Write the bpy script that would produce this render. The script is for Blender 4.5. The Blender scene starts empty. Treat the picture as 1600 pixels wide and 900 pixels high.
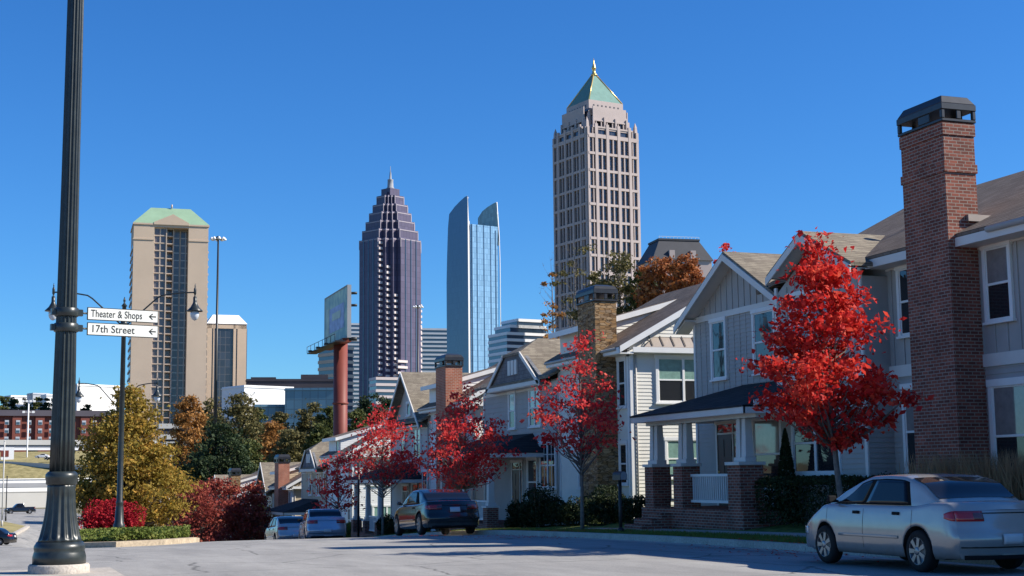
import bpy, math, random
from math import sin, cos, pi, radians, sqrt, atan2
from mathutils import Vector, Matrix
random.seed(7)
SC = bpy.context.scene
COL = SC.collection

# ------------------------------------------------------------------ camera model
F, YAW, PIT, ROL, EYE = 2250.0, radians(19.7), radians(7.47), radians(0.63), Vector((0, 0, 1.42))
fwd = Vector((sin(YAW)*cos(PIT), cos(YAW)*cos(PIT), sin(PIT)))
rt0 = Vector((cos(YAW), -sin(YAW), 0)); up0 = rt0.cross(fwd)
RT = rt0*cos(ROL) - up0*sin(ROL); UP = up0*cos(ROL) + rt0*sin(ROL)
def ray(x, y): return fwd*F + RT*(x-800) - UP*(y-450)
def atX(x, y, X): d = ray(x, y); return EYE + d*(X/d.x)
def atY(x, y, Y): d = ray(x, y); return EYE + d*(Y/d.y)
def atD(x, y, D):
    d = ray(x, y); return EYE + d*(D/(d.x*sin(YAW)+d.y*cos(YAW)))

# ------------------------------------------------------------------ terrain
def lerp_tab(t, v):
    if v <= t[0][0]: return t[0][1]
    for (a, za), (b, zb) in zip(t, t[1:]):
        if v <= b:
            k = (v-a)/(b-a); return za+(zb-za)*k
    return t[-1][1]
PA = [(-50, .3), (0, .12), (18, 0.02), (25, -.02), (35, -.2), (45, -.6), (60, -1.25), (80, -2.1), (100, -2.95), (120, -3.72), (140, -4.0), (200, -4.1), (9000, -4.1)]
PB = [(-50, .5), (0, .1), (20, 0), (30, -.08), (36, -.18), (42, -.31), (46, -.45), (50, -.64), (55, -.9), (60, -1.2), (70, -1.8), (80, -2.4), (90, -3.0), (107, -4.3), (125, -5.3), (145, -5.7), (200, -4.3), (9000, -4.1)]
def sm(a, b, v):
    t = min(1, max(0, (v-a)/(b-a))); return t*t*(3-2*t)
def H(X, Y):
    D = Y*cos(YAW) + X*sin(YAW)
    a = lerp_tab(PA, D); b = lerp_tab(PB, Y*0.985+1.0)
    return a + (b-a)*sm(1.0, 7.5, X)
def far_rise(X, Y):
    D = Y*cos(YAW) + X*sin(YAW)
    return 13.0*sm(430, 640, D) + 3.0*sm(26, 60, X)*(1-sm(150, 300, D))

# ------------------------------------------------------------------ mesh builder
class MB:
    def __init__(s): s.v = []; s.f = []; s.mi = []; s.sm = []
    def add(s, vs, fs, mi=0, smooth=False):
        o = len(s.v); s.v += [tuple(v) for v in vs]
        for f in fs: s.f.append(tuple(i+o for i in f)); s.mi.append(mi); s.sm.append(smooth)
        return s
    def box(s, x0, x1, y0, y1, z0, z1, mi=0):
        if x0 > x1: x0, x1 = x1, x0
        if y0 > y1: y0, y1 = y1, y0
        if z0 > z1: z0, z1 = z1, z0
        return s.add([(x0,y0,z0),(x1,y0,z0),(x1,y1,z0),(x0,y1,z0),(x0,y0,z1),(x1,y0,z1),(x1,y1,z1),(x0,y1,z1)],
              [(0,3,2,1),(4,5,6,7),(0,1,5,4),(1,2,6,5),(2,3,7,6),(3,0,4,7)], mi)
    def taper(s, cx, cy, z0, z1, a0, b0, a1, b1, mi=0):
        return s.add([(cx-a0,cy-b0,z0),(cx+a0,cy-b0,z0),(cx+a0,cy+b0,z0),(cx-a0,cy+b0,z0),(cx-a1,cy-b1,z1),(cx+a1,cy-b1,z1),(cx+a1,cy+b1,z1),(cx-a1,cy+b1,z1)],
              [(0,3,2,1),(4,5,6,7),(0,1,5,4),(1,2,6,5),(2,3,7,6),(3,0,4,7)], mi)
    def poly(s, pts, mi=0): return s.add(pts, [tuple(range(len(pts)))], mi)
    def slab(s, pts, t, mi=0):           # sloping polygon thickened along t vector
        t = Vector(t) if not isinstance(t, (int, float)) else Vector((0, 0, -t))
        n = len(pts); a = [Vector(p) for p in pts]; b = [p+t for p in a]
        fs = [tuple(range(n)), tuple(range(2*n-1, n-1, -1))] + [(i, i+n, (i+1) % n+n, (i+1) % n) for i in range(n)]
        return s.add(a+b, fs, mi)
    def tube(s, pts, rs, n=8, cap=True, mi=0, smooth=True):
        pts = [Vector(p) for p in pts]
        if isinstance(rs, (int, float)): rs = [rs]*len(pts)
        vs = []; ref = Vector((0.31, 0.17, 0.93))
        for i, p in enumerate(pts):
            d = (pts[min(i+1, len(pts)-1)]-pts[max(i-1, 0)])
            if d.length < 1e-9: d = Vector((0, 0, 1))
            d.normalize()
            if abs(d.dot(ref)) > .97: rr = Vector((1, 0, 0))
            else: rr = ref
            a = d.cross(rr).normalized(); b = d.cross(a)
            for k in range(n):
                t = 2*pi*k/n; vs.append(p+(a*cos(t)+b*sin(t))*rs[i])
        fs = [(i*n+k, i*n+(k+1) % n, (i+1)*n+(k+1) % n, (i+1)*n+k) for i in range(len(pts)-1) for k in range(n)]
        if cap: fs += [tuple(range(n-1, -1, -1)), tuple((len(pts)-1)*n+k for k in range(n))]
        return s.add(vs, fs, mi, smooth)
    def lathe(s, prof, n=24, c=(0, 0, 0), flute=None, mi=0, axis='z', smooth=True):
        vs = []
        for (r, z) in prof:
            for k in range(n):
                t = 2*pi*k/n; q = r
                if flute: q = r*(1-flute[1]*(abs(cos(flute[0]*t/2))**1.5) * flute[2](z))
                if axis == 'z': vs.append((c[0]+q*cos(t), c[1]+q*sin(t), c[2]+z))
                elif axis == 'x': vs.append((c[0]+z, c[1]+q*cos(t), c[2]+q*sin(t)))
                else: vs.append((c[0]+q*cos(t), c[1]+z, c[2]+q*sin(t)))
        m = len(prof)
        fs = [(i*n+k, i*n+(k+1) % n, (i+1)*n+(k+1) % n, (i+1)*n+k) for i in range(m-1) for k in range(n)]
        fs += [tuple(range(n-1, -1, -1)), tuple((m-1)*n+k for k in range(n))]
        return s.add(vs, fs, mi, smooth)
    def xf(s, M):
        s.v = [tuple(M @ Vector(v)) for v in s.v]; return s
    def build(s, name, mat, parent=None, loc=None, fix=True):
        me = bpy.data.meshes.new(name); me.from_pydata(s.v, [], s.f)
        mats = mat if isinstance(mat, (list, tuple)) else [mat]
        for m in mats: me.materials.append(m)
        me.polygons.foreach_set('material_index', s.mi); me.polygons.foreach_set('use_smooth', s.sm)
        me.update()
        if fix:
            import bmesh
            bm = bmesh.new(); bm.from_mesh(me); bmesh.ops.recalc_face_normals(bm, faces=bm.faces); bm.to_mesh(me); bm.free()
        o = bpy.data.objects.new(name, me); COL.objects.link(o)
        if parent: o.parent = parent
        if loc is not None: o.location = loc
        return o

def tag(o, label=None, cat=None, group=None, kind=None):
    if label: o['label'] = label
    if cat: o['category'] = cat
    if group: o['group'] = group
    if kind: o['kind'] = kind
    return o
def empty(name, loc, label, cat, group=None, rz=0.0):
    o = bpy.data.objects.new(name, None); COL.objects.link(o); o.location = loc; o.rotation_euler = (0, 0, rz)
    o.empty_display_size = .3
    return tag(o, label, cat, group)
def copy_tree(o, parent=None):
    c = o.copy(); COL.objects.link(c); c.parent = parent
    for ch in list(o.children): copy_tree(ch, c)
    return c
def bevel(o, w=.01, seg=2):
    m = o.modifiers.new('bevel', 'BEVEL'); m.width = w; m.segments = seg; m.limit_method = 'ANGLE'; m.angle_limit = radians(35); return o

# ------------------------------------------------------------------ materials
def nodes(name):
    m = bpy.data.materials.new(name); m.use_nodes = True; nt = m.node_tree
    return m, nt, nt.nodes['Principled BSDF'], nt.nodes['Material Output']
def N(nt, t, **kw):
    n = nt.nodes.new(t)
    for k, v in kw.items():
        if k in n.inputs: n.inputs[k].default_value = v
        else: setattr(n, k, v)
    return n
def setp(b, rough=.7, spec=.5, metal=0, coat=0, ior=None):
    b.inputs['Roughness'].default_value = rough; b.inputs['Specular IOR Level'].default_value = spec
    b.inputs['Metallic'].default_value = metal; b.inputs['Coat Weight'].default_value = coat
    b.inputs['Coat Roughness'].default_value = .04
def mat(name, col, rough=.7, var=.12, scale=3.0, spec=.3, metal=0, bump=0, bscale=30, coat=0, col2=None, fine=0, detail=5):
    m, nt, b, out = nodes(name); setp(b, rough, spec, metal, coat)
    tc = N(nt, 'ShaderNodeTexCoord'); no = N(nt, 'ShaderNodeTexNoise', Scale=scale, Detail=detail, Roughness=.6)
    nt.links.new(tc.outputs['Object'], no.inputs['Vector'])
    r = N(nt, 'ShaderNodeValToRGB'); e = r.color_ramp.elements
    a = tuple(c*(1-var) for c in col)+(1,); z = tuple(min(1, c*(1+var)) for c in (col2 or col))+(1,)
    e[0].position = .3; e[0].color = a; e[1].position = .7; e[1].color = z
    nt.links.new(no.outputs['Fac'], r.inputs['Fac']); src = r.outputs['Color']
    if fine:
        n2 = N(nt, 'ShaderNodeTexNoise', Scale=fine, Detail=3); nt.links.new(tc.outputs['Object'], n2.inputs['Vector'])
        mx = N(nt, 'ShaderNodeMix', data_type='RGBA', blend_type='OVERLAY'); mx.inputs[0].default_value = .5
        nt.links.new(src, mx.inputs[6]); nt.links.new(n2.outputs['Fac'], mx.inputs[7]); src = mx.outputs[2]
    nt.links.new(src, b.inputs['Base Color'])
    if bump:
        n3 = N(nt, 'ShaderNodeTexNoise', Scale=bscale, Detail=4); nt.links.new(tc.outputs['Object'], n3.inputs['Vector'])
        bp = N(nt, 'ShaderNodeBump', Strength=bump, Distance=.02); nt.links.new(n3.outputs['Fac'], bp.inputs['Height']); nt.links.new(bp.outputs['Normal'], b.inputs['Normal'])
    return m
def uvmap_nodes(nt, sx=1.0):
    """u = x+y, v = z in object space: works for axis aligned walls"""
    tc = N(nt, 'ShaderNodeTexCoord'); sp = N(nt, 'ShaderNodeSeparateXYZ'); nt.links.new(tc.outputs['Object'], sp.inputs[0])
    ad = N(nt, 'ShaderNodeMath', operation='ADD'); nt.links.new(sp.outputs['X'], ad.inputs[0]); nt.links.new(sp.outputs['Y'], ad.inputs[1])
    cb = N(nt, 'ShaderNodeCombineXYZ'); nt.links.new(ad.outputs[0], cb.inputs['X']); nt.links.new(sp.outputs['Z'], cb.inputs['Y'])
    return tc, cb
def brick_mat(name, c1, c2, mortar, bw=.21, bh=.075, ms=.010, rough=.85):
    m, nt, b, out = nodes(name); setp(b, rough, .2)
    tc, cb = uvmap_nodes(nt)
    br = N(nt, 'ShaderNodeTexBrick'); br.inputs['Scale'].default_value = 1; br.inputs['Brick Width'].default_value = bw; br.inputs['Row Height'].default_value = bh
    br.inputs['Mortar Size'].default_value = ms; br.inputs['Mortar Smooth'].default_value = .1; br.inputs['Bias'].default_value = -.1
    br.inputs['Color1'].default_value = (*c1, 1); br.inputs['Color2'].default_value = (*c2, 1); br.inputs['Mortar'].default_value = (*mortar, 1)
    nt.links.new(cb.outputs[0], br.inputs['Vector'])
    no = N(nt, 'ShaderNodeTexNoise', Scale=1.7, Detail=6); nt.links.new(tc.outputs['Object'], no.inputs['Vector'])
    mx = N(nt, 'ShaderNodeMix', data_type='RGBA', blend_type='OVERLAY'); mx.inputs[0].default_value = .45
    nt.links.new(br.outputs['Color'], mx.inputs[6]); nt.links.new(no.outputs['Fac'], mx.inputs[7]); nt.links.new(mx.outputs[2], b.inputs['Base Color'])
    bp = N(nt, 'ShaderNodeBump', Strength=.6, Distance=.01); bp.invert = True; nt.links.new(br.outputs['Fac'], bp.inputs['Height']); nt.links.new(bp.outputs['Normal'], b.inputs['Normal'])
    return m
def shingle_mat(name, c1, c2, row=.14, bw=.3):
    m, nt, b, out = nodes(name); setp(b, .9, .2)
    tc = N(nt, 'ShaderNodeTexCoord'); sp = N(nt, 'ShaderNodeSeparateXYZ'); nt.links.new(tc.outputs['Object'], sp.inputs[0])
    ad = N(nt, 'ShaderNodeMath', operation='ADD'); nt.links.new(sp.outputs['X'], ad.inputs[0]); nt.links.new(sp.outputs['Y'], ad.inputs[1])
    cb = N(nt, 'ShaderNodeCombineXYZ'); nt.links.new(ad.outputs[0], cb.inputs['X']); nt.links.new(sp.outputs['Z'], cb.inputs['Y'])
    br = N(nt, 'ShaderNodeTexBrick'); br.inputs['Scale'].default_value = 1; br.inputs['Brick Width'].default_value = bw; br.inputs['Row Height'].default_value = row*.5
    br.inputs['Mortar Size'].default_value = .006; br.inputs['Color1'].default_value = (*c1, 1); br.inputs['Color2'].default_value = (*c2, 1); br.inputs['Mortar'].default_value = tuple(c*.45 for c in c1)+(1,)
    nt.links.new(cb.outputs[0], br.inputs['Vector'])
    no = N(nt, 'ShaderNodeTexNoise', Scale=1.1, Detail=7, Roughness=.7); nt.links.new(tc.outputs['Object'], no.inputs['Vector'])
    mx = N(nt, 'ShaderNodeMix', data_type='RGBA', blend_type='OVERLAY'); mx.inputs[0].default_value = .6
    nt.links.new(br.outputs['Color'], mx.inputs[6]); nt.links.new(no.outputs['Fac'], mx.inputs[7]); nt.links.new(mx.outputs[2], b.inputs['Base Color'])
    n3 = N(nt, 'ShaderNodeTexNoise', Scale=60, Detail=3); nt.links.new(tc.outputs['Object'], n3.inputs['Vector'])
    bp = N(nt, 'ShaderNodeBump', Strength=.5, Distance=.02); nt.links.new(n3.outputs['Fac'], bp.inputs['Height']); nt.links.new(bp.outputs['Normal'], b.inputs['Normal'])
    return m
def stone_mat(name):
    m, nt, b, out = nodes(name); setp(b, .9, .2)
    tc, cb = uvmap_nodes(nt)
    mp = N(nt, 'ShaderNodeMapping'); mp.inputs['Scale'].default_value = (4.4, 12.5, 1); nt.links.new(cb.outputs[0], mp.inputs['Vector'])
    vo = N(nt, 'ShaderNodeTexVoronoi', distance='CHEBYCHEV'); nt.links.new(mp.outputs[0], vo.inputs['Vector']); vo.inputs['Scale'].default_value = 1; vo.inputs['Randomness'].default_value = .75
    ve = N(nt, 'ShaderNodeTexVoronoi', feature='DISTANCE_TO_EDGE'); nt.links.new(mp.outputs[0], ve.inputs['Vector']); ve.inputs['Scale'].default_value = 1; ve.inputs['Randomness'].default_value = .75
    sp = N(nt, 'ShaderNodeSeparateColor'); nt.links.new(vo.outputs['Color'], sp.inputs[0])
    r = N(nt, 'ShaderNodeValToRGB'); e = r.color_ramp.elements; e[0].color = (.13, .075, .04, 1); e[1].color = (.5, .33, .17, 1)
    k = e.new(.35); k.color = (.36, .21, .09, 1); k = e.new(.7); k.color = (.27, .19, .12, 1)
    nt.links.new(sp.outputs[0], r.inputs['Fac'])
    r2 = N(nt, 'ShaderNodeValToRGB'); r2.color_ramp.elements[0].color = (.25, .25, .25, 1); r2.color_ramp.elements[1].position = .09; nt.links.new(ve.outputs['Distance'], r2.inputs['Fac'])
    mx = N(nt, 'ShaderNodeMix', data_type='RGBA', blend_type='MULTIPLY'); mx.inputs[0].default_value = 1
    nt.links.new(r.outputs[0], mx.inputs[6]); nt.links.new(r2.outputs[0], mx.inputs[7]); nt.links.new(mx.outputs[2], b.inputs['Base Color'])
    bp = N(nt, 'ShaderNodeBump', Strength=1, Distance=.05); nt.links.new(sp.outputs[1], bp.inputs['Height']); nt.links.new(bp.outputs['Normal'], b.inputs['Normal'])
    return m
def leaf_mat(name, c1, c2, c3, trans=.3, rough=.62):
    m, nt, b, out = nodes(name); setp(b, rough, .16)
    g = N(nt, 'ShaderNodeNewGeometry'); r = N(nt, 'ShaderNodeValToRGB'); e = r.color_ramp.elements
    tc = N(nt, 'ShaderNodeTexCoord'); no = N(nt, 'ShaderNodeTexNoise', Scale=1.1, Detail=3); nt.links.new(tc.outputs['Object'], no.inputs['Vector'])
    mr = N(nt, 'ShaderNodeMapRange'); mr.inputs['From Min'].default_value = .3; mr.inputs['From Max'].default_value = .7; nt.links.new(no.outputs['Fac'], mr.inputs[0])
    mm = N(nt, 'ShaderNodeMix', data_type='FLOAT'); mm.inputs[0].default_value = .5
    nt.links.new(g.outputs['Random Per Island'], mm.inputs[2]); nt.links.new(mr.outputs[0], mm.inputs[3])
    e[0].color = (*c1, 1); e[1].color = (*c3, 1); k = e.new(.55); k.color = (*c2, 1)
    nt.links.new(mm.outputs[0], r.inputs['Fac']); nt.links.new(r.outputs[0], b.inputs['Base Color'])
    t = N(nt, 'ShaderNodeBsdfTranslucent'); nt.links.new(r.outputs[0], t.inputs['Color'])
    mx = N(nt, 'ShaderNodeMixShader'); mx.inputs[0].default_value = trans
    nt.links.new(b.outputs[0], mx.inputs[1]); nt.links.new(t.outputs[0], mx.inputs[2]); nt.links.new(mx.outputs[0], out.inputs['Surface'])
    return m
def glass_mat(name, col=(.02, .025, .03), rough=.04, spec=.9, wav=.0):
    m, nt, b, out = nodes(name); setp(b, rough, spec); b.inputs['Base Color'].default_value = (*col, 1)
    if wav:
        tc = N(nt, 'ShaderNodeTexCoord'); n3 = N(nt, 'ShaderNodeTexNoise', Scale=1.2, Detail=2); nt.links.new(tc.outputs['Object'], n3.inputs['Vector'])
        bp = N(nt, 'ShaderNodeBump', Strength=wav, Distance=.05); nt.links.new(n3.outputs['Fac'], bp.inputs['Height']); nt.links.new(bp.outputs['Normal'], b.inputs['Normal'])
    return m
def grid_mat(name, glass, frame, cell=(3., 3.8), line=.1, rough=.1, metal=0.0, spec=.8, var=.25, band=None):
    """curtain wall: panels with mullion lines; u=x+y, v=z"""
    m, nt, b, out = nodes(name); setp(b, rough, spec, metal)
    tc, cb = uvmap_nodes(nt)
    br = N(nt, 'ShaderNodeTexBrick'); br.offset = 0; br.inputs['Scale'].default_value = 1; br.inputs['Brick Width'].default_value = cell[0]; br.inputs['Row Height'].default_value = cell[1]
    br.inputs['Mortar Size'].default_value = line; br.inputs['Mortar Smooth'].default_value = 0
    br.inputs['Color1'].default_value = tuple(c*(1-var) for c in glass)+(1,); br.inputs['Color2'].default_value = tuple(min(1, c*(1+var)) for c in glass)+(1,); br.inputs['Mortar'].default_value = (*frame, 1)
    nt.links.new(cb.outputs[0], br.inputs['Vector']); nt.links.new(br.outputs['Color'], b.inputs['Base Color'])
    return m
def asphalt_mat(name, base, dark, crack=True):
    m, nt, b, out = nodes(name); setp(b, .88, .25)
    tc = N(nt, 'ShaderNodeTexCoord')
    def noise(s, d=6, r=.6, v=None):
        n = N(nt, 'ShaderNodeTexNoise', Scale=s, Detail=d, Roughness=r); nt.links.new(v or tc.outputs['Object'], n.inputs['Vector']); return n
    mp = N(nt, 'ShaderNodeMapping'); mp.inputs['Scale'].default_value = (1, .22, 1); nt.links.new(tc.outputs['Object'], mp.inputs['Vector'])
    a = noise(.75, 10, .72, mp.outputs[0]); r = N(nt, 'ShaderNodeValToRGB'); e = r.color_ramp.elements
    e[0].position = .25; e[0].color = (*dark, 1); e[1].position = .62; e[1].color = (*base, 1); nt.links.new(a.outputs['Fac'], r.inputs['Fac'])
    f = noise(38, 3, .8); f2 = N(nt, 'ShaderNodeMapRange'); f2.inputs['To Min'].default_value = .45; f2.inputs['To Max'].default_value = 1.55; nt.links.new(f.outputs['Fac'], f2.inputs[0])
    mx = N(nt, 'ShaderNodeMix', data_type='RGBA', blend_type='MULTIPLY'); mx.inputs[0].default_value = 1; nt.links.new(r.outputs[0], mx.inputs[6]); nt.links.new(f2.outputs[0], mx.inputs[7])
    src = mx.outputs[2]
    if crack:
        nz = noise(.8, 4); md = N(nt, 'ShaderNodeMix', data_type='RGBA'); md.inputs[0].default_value = .3; nt.links.new(tc.outputs['Object'], md.inputs[6]); nt.links.new(nz.outputs['Color'], md.inputs[7])
        v = N(nt, 'ShaderNodeTexVoronoi', feature='DISTANCE_TO_EDGE'); v.inputs['Scale'].default_value = .42; nt.links.new(md.outputs[2], v.inputs['Vector'])
        rr = N(nt, 'ShaderNodeValToRGB'); rr.color_ramp.elements[0].color = (.25, .25, .25, 1); rr.color_ramp.elements[1].position = .011; nt.links.new(v.outputs['Distance'], rr.inputs['Fac'])
        m2 = N(nt, 'ShaderNodeMix', data_type='RGBA', blend_type='MULTIPLY'); m2.inputs[0].default_value = .8; nt.links.new(src, m2.inputs[6]); nt.links.new(rr.outputs[0], m2.inputs[7]); src = m2.outputs[2]
    nt.links.new(src, b.inputs['Base Color'])
    bp = N(nt, 'ShaderNodeBump', Strength=.35, Distance=.01); nt.links.new(f.outputs['Fac'], bp.inputs['Height']); nt.links.new(bp.outputs['Normal'], b.inputs['Normal'])
    return m

M = {}
M['asphalt'] = asphalt_mat('asphalt', (.33, .32, .298), (.195, .19, .18))
M['concrete'] = mat('concrete', (.42, .38, .33), .9, .15, 1.5, .2, bump=.3, fine=25)
M['kerb'] = mat('kerb_concrete', (.40, .33, .24), .9, .2, 2.5, .2, fine=15)
M['grass'] = mat('grass', (.09, .13, .03), .95, .35, 4, .1, col2=(.17, .19, .05), bump=.8, bscale=80, fine=60)
M['drygrass'] = mat('dry_grass', (.24, .21, .09), .95, .25, .6, .1, col2=(.32, .27, .13), fine=20)
M['soil'] = mat('soil', (.10, .07, .045), .95, .3, 3, .1, bump=.6)
M['terrain'] = mat('terrain', (.10, .105, .05), .95, .35, .03, .1, col2=(.2, .17, .1), fine=.8)
M['white'] = mat('white_paint', (.74, .74, .72), .5, .05, 2, .4)
M['cream'] = mat('cream_siding', (.71, .69, .62), .6, .05, 1.5, .3)
M['greysid'] = mat('grey_siding', (.375, .365, .345), .65, .07, 1.5, .3)
M['greysid2'] = mat('warm_grey_siding', (.30, .29, .28), .65, .07, 1.5, .3)
M['tansid'] = mat('tan_siding', (.50, .42, .30), .65, .07, 1.5, .3)
M['bluesid'] = mat('pale_blue_siding', (.50, .49, .47), .65, .07, 1.5, .3)
M['trim'] = mat('trim_paint', (.64, .62, .58), .5, .05, 2, .4)
M['shingle'] = shingle_mat('asphalt_shingle', (.185, .155, .12), (.26, .225, .17))
M['shingle_b'] = shingle_mat('brown_shingle', (.17, .13, .10), (.23, .18, .14))
M['shingle_dark'] = shingle_mat('dark_shingle', (.035, .034, .036), (.055, .053, .055))
M['shingle_wall'] = shingle_mat('grey_wall_shingle', (.16, .165, .175), (.20, .205, .215), row=.3, bw=.18)
M['metalroof'] = mat('metal_roof', (.36, .31, .27), .45, .08, 3, .5, metal=.4)
M['seam'] = mat('metal_roof_seam', (.10, .085, .08), .5, .1, 3, .5)
M['brick'] = brick_mat('red_brick', (.15, .05, .036), (.32, .10, .065), (.29, .24, .20))
M['brick2'] = brick_mat('orange_brick', (.36, .11, .06), (.43, .16, .09), (.42, .32, .25))
M['stone'] = stone_mat('stacked_stone')
M['capm'] = mat('chimney_cap', (.05, .052, .055), .38, .15, 4, .5, metal=.5)
M['glass'] = glass_mat('window_glass', (.02, .022, .026), .03, .8, .05)
M['curtain'] = mat('curtained_glass', (.20, .33, .28), .07, .2, 6, .6, coat=.5)
M['curtain2'] = mat('blind_glass', (.22, .20, .19), .07, .15, 6, .6, coat=.6)
M['dark'] = mat('dark_door', (.025, .02, .02), .4, .1, 4, .4)
M['black'] = mat('black_metal', (.02, .021, .022), .45, .1, 6, .4)
M['pole'] = mat('green_black_paint', (.022, .029, .030), .36, .25, 2.2, .5, bump=.08, bscale=14, fine=9)
M['gutter'] = mat('gutter_paint', (.40, .38, .35), .45, .06, 3, .4)
M['tyre'] = mat('tyre_rubber', (.018, .018, .019), .8, .1, 20, .2)
M['rim'] = mat('wheel_alloy', (.26, .26, .27), .35, .1, 8, .6, metal=.8)
M['cardark'] = mat('car_underbody', (.012, .012, .013), .8, .1, 5, .1)
M['tail'] = mat('tail_lamp_red', (.40, .012, .012), .15, .1, 8, .6, coat=.8)
M['amber'] = mat('tail_lamp_smoke', (.12, .03, .025), .15, .1, 8, .6, coat=.8)
M['headl'] = mat('head_lamp', (.6, .6, .58), .1, .05, 8, .6, coat=.8)
M['carglass'] = glass_mat('car_glass', (.006, .007, .010), .03, .35)
def car_paint(name, col, metal=.5, rough=.24):
    m, nt, b, out = nodes(name); setp(b, rough, .5, metal, .6)
    tc = N(nt, 'ShaderNodeTexCoord'); sp = N(nt, 'ShaderNodeSeparateXYZ'); nt.links.new(tc.outputs['Object'], sp.inputs[0])
    no = N(nt, 'ShaderNodeTexNoise', Scale=5, Detail=6); nt.links.new(tc.outputs['Object'], no.inputs['Vector'])
    r = N(nt, 'ShaderNodeValToRGB'); r.color_ramp.elements[0].color = tuple(c*.85 for c in col)+(1,); r.color_ramp.elements[1].color = (*col, 1); nt.links.new(no.outputs['Fac'], r.inputs['Fac'])
    # road dirt: grows towards the sills
    mr = N(nt, 'ShaderNodeMapRange'); mr.inputs['From Min'].default_value = .55; mr.inputs['From Max'].default_value = .2; nt.links.new(sp.outputs['Z'], mr.inputs[0])
    ml = N(nt, 'ShaderNodeMath', operation='MULTIPLY'); nt.links.new(mr.outputs[0], ml.inputs[0]); nt.links.new(no.outputs['Fac'], ml.inputs[1])
    mx = N(nt, 'ShaderNodeMix', data_type='RGBA'); mx.inputs[7].default_value = (.16, .14, .12, 1); nt.links.new(ml.outputs[0], mx.inputs[0]); nt.links.new(r.outputs[0], mx.inputs[6])
    nt.links.new(mx.outputs[2], b.inputs['Base Color'])
    return m
M['silver'] = car_paint('silver_paint', (.37, .36, .345), .3)
M['blackcar'] = car_paint('black_car_paint', (.012, .013, .016), .2, .15)
M['bluecar'] = car_paint('grey_blue_car_paint', (.42, .46, .52))
M['champ'] = car_paint('pale_silver_car_paint', (.50, .50, .49))
M['whitecar'] = car_paint('white_car_paint', (.75, .75, .75), 0, .3)
M['redmaple'] = leaf_mat('red_maple_leaf', (.30, .012, .014), (.62, .035, .03), (.85, .15, .08), .42)
M['redmaple2'] = leaf_mat('pink_maple_leaf', (.34, .018, .024), (.68, .05, .055), (.85, .20, .12), .45)
M['barberry'] = leaf_mat('burning_bush_leaf', (.16, .006, .012), (.38, .014, .028), (.60, .05, .05), .3)
M['myrtle'] = leaf_mat('crape_myrtle_leaf', (.14, .022, .02), (.30, .06, .045), (.42, .13, .07), .25)
M['gold'] = leaf_mat('turning_oak_leaf', (.13, .115, .02), (.33, .235, .045), (.54, .28, .06), .35)
M['orange'] = leaf_mat('orange_leaf', (.18, .10, .03), (.36, .17, .05), (.50, .26, .08), .3)
M['rust'] = leaf_mat('rust_leaf', (.17, .07, .03), (.40, .14, .05), (.55, .26, .09), .25)
M['green'] = leaf_mat('green_leaf', (.04, .055, .016), (.085, .10, .03), (.17, .165, .055), .25)
M['dgreen'] = leaf_mat('dark_green_leaf', (.018, .032, .014), (.035, .055, .022), (.07, .09, .035), .15)
M['olive'] = leaf_mat('olive_leaf', (.08, .08, .03), (.15, .13, .05), (.24, .19, .08), .25)
M['hedge'] = leaf_mat('hedge_leaf', (.015, .026, .010), (.03, .045, .016), (.05, .07, .025), .15)
M['cover'] = leaf_mat('groundcover_leaf', (.07, .11, .02), (.15, .19, .04), (.28, .26, .07), .3)
M['straw'] = leaf_mat('tall_grass_blade', (.26, .15, .08), (.42, .27, .15), (.55, .40, .25), .35)
M['bark'] = mat('bark', (.16, .14, .12), .9, .3, 8, .1, bump=.8, bscale=40)
M['maplebark'] = mat('maple_bark', (.17, .15, .135), .9, .3, 8, .1, bump=.8, bscale=40)
M['palebark'] = mat('pale_bark', (.30, .26, .23), .85, .25, 8, .1, bump=.5)
M['tan'] = mat('tan_precast', (.57, .445, .33), .85, .05, .1, .2)
M['lighttan'] = mat('light_tan_precast', (.50, .41, .33), .85, .05, .1, .2)
M['pinkgran'] = mat('rose_granite', (.46, .385, .36), .8, .07, .1, .2)
M['brownsp'] = mat('brown_spandrel', (.06, .055, .06), .4, .08, .3, .5)
M['copper'] = mat('copper_patina', (.15, .27, .235), .7, .1, .3, .2)
M['copper2'] = mat('pale_copper_patina', (.24, .36, .24), .7, .08, .2, .2)
M['goldm'] = mat('gilding', (.85, .58, .20), .3, .05, 1, .5, metal=.7)
M['towerglass'] = grid_mat('tower_glass_dark', (.035, .04, .055), (.10, .09, .09), (2.4, 3.4), .12, .15)
M['mullglass'] = grid_mat('balcony_glass', (.12, .10, .10), (.50, .43, .36), (2.6, 3.3), .24, .2)
M['promglass'] = grid_mat('purple_granite_glass', (.105, .09, .145), (.06, .052, .085), (3.0, 4.0), .10, .38, spec=.28, var=.12)
M['mauve'] = mat('mauve_granite', (.32, .28, .32), .5, .05, .2, .4)
M['promlit'] = mat('pale_granite_spandrel', (.62, .54, .52), .7, .05, .1, .3)
M['peachglass'] = grid_mat('blue_curtain_wall', (.24, .42, .60), (.09, .18, .32), (1.5, 4.0), .09, .12, spec=.9, var=.14)
M['peachshade'] = grid_mat('shaded_curtain_wall', (.07, .13, .21), (.06, .11, .18), (1.5, 4.0), .07, .18, spec=.8, var=.05)  # darker copy of the curtain wall, the left face's shade put into its colour
M['sail'] = grid_mat('glass_sail', (.26, .34, .30), (.20, .27, .25), (2.0, 3.0), .12, .3, spec=.5)
M['officeband'] = mat('office_precast', (.45, .48, .52), .7, .05, .1, .2)
M['officeglass'] = glass_mat('office_glass', (.04, .07, .11), .1, .9)
M['slate'] = mat('slate_roof', (.05, .052, .06), .6, .1, .3, .3)
M['bbface'] = None
M['rustpole'] = mat('red_oxide_paint', (.19, .045, .032), .55, .12, .5, .3)
M['whitebig'] = mat('white_cladding', (.80, .80, .80), .7, .03, .05, .2)
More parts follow.
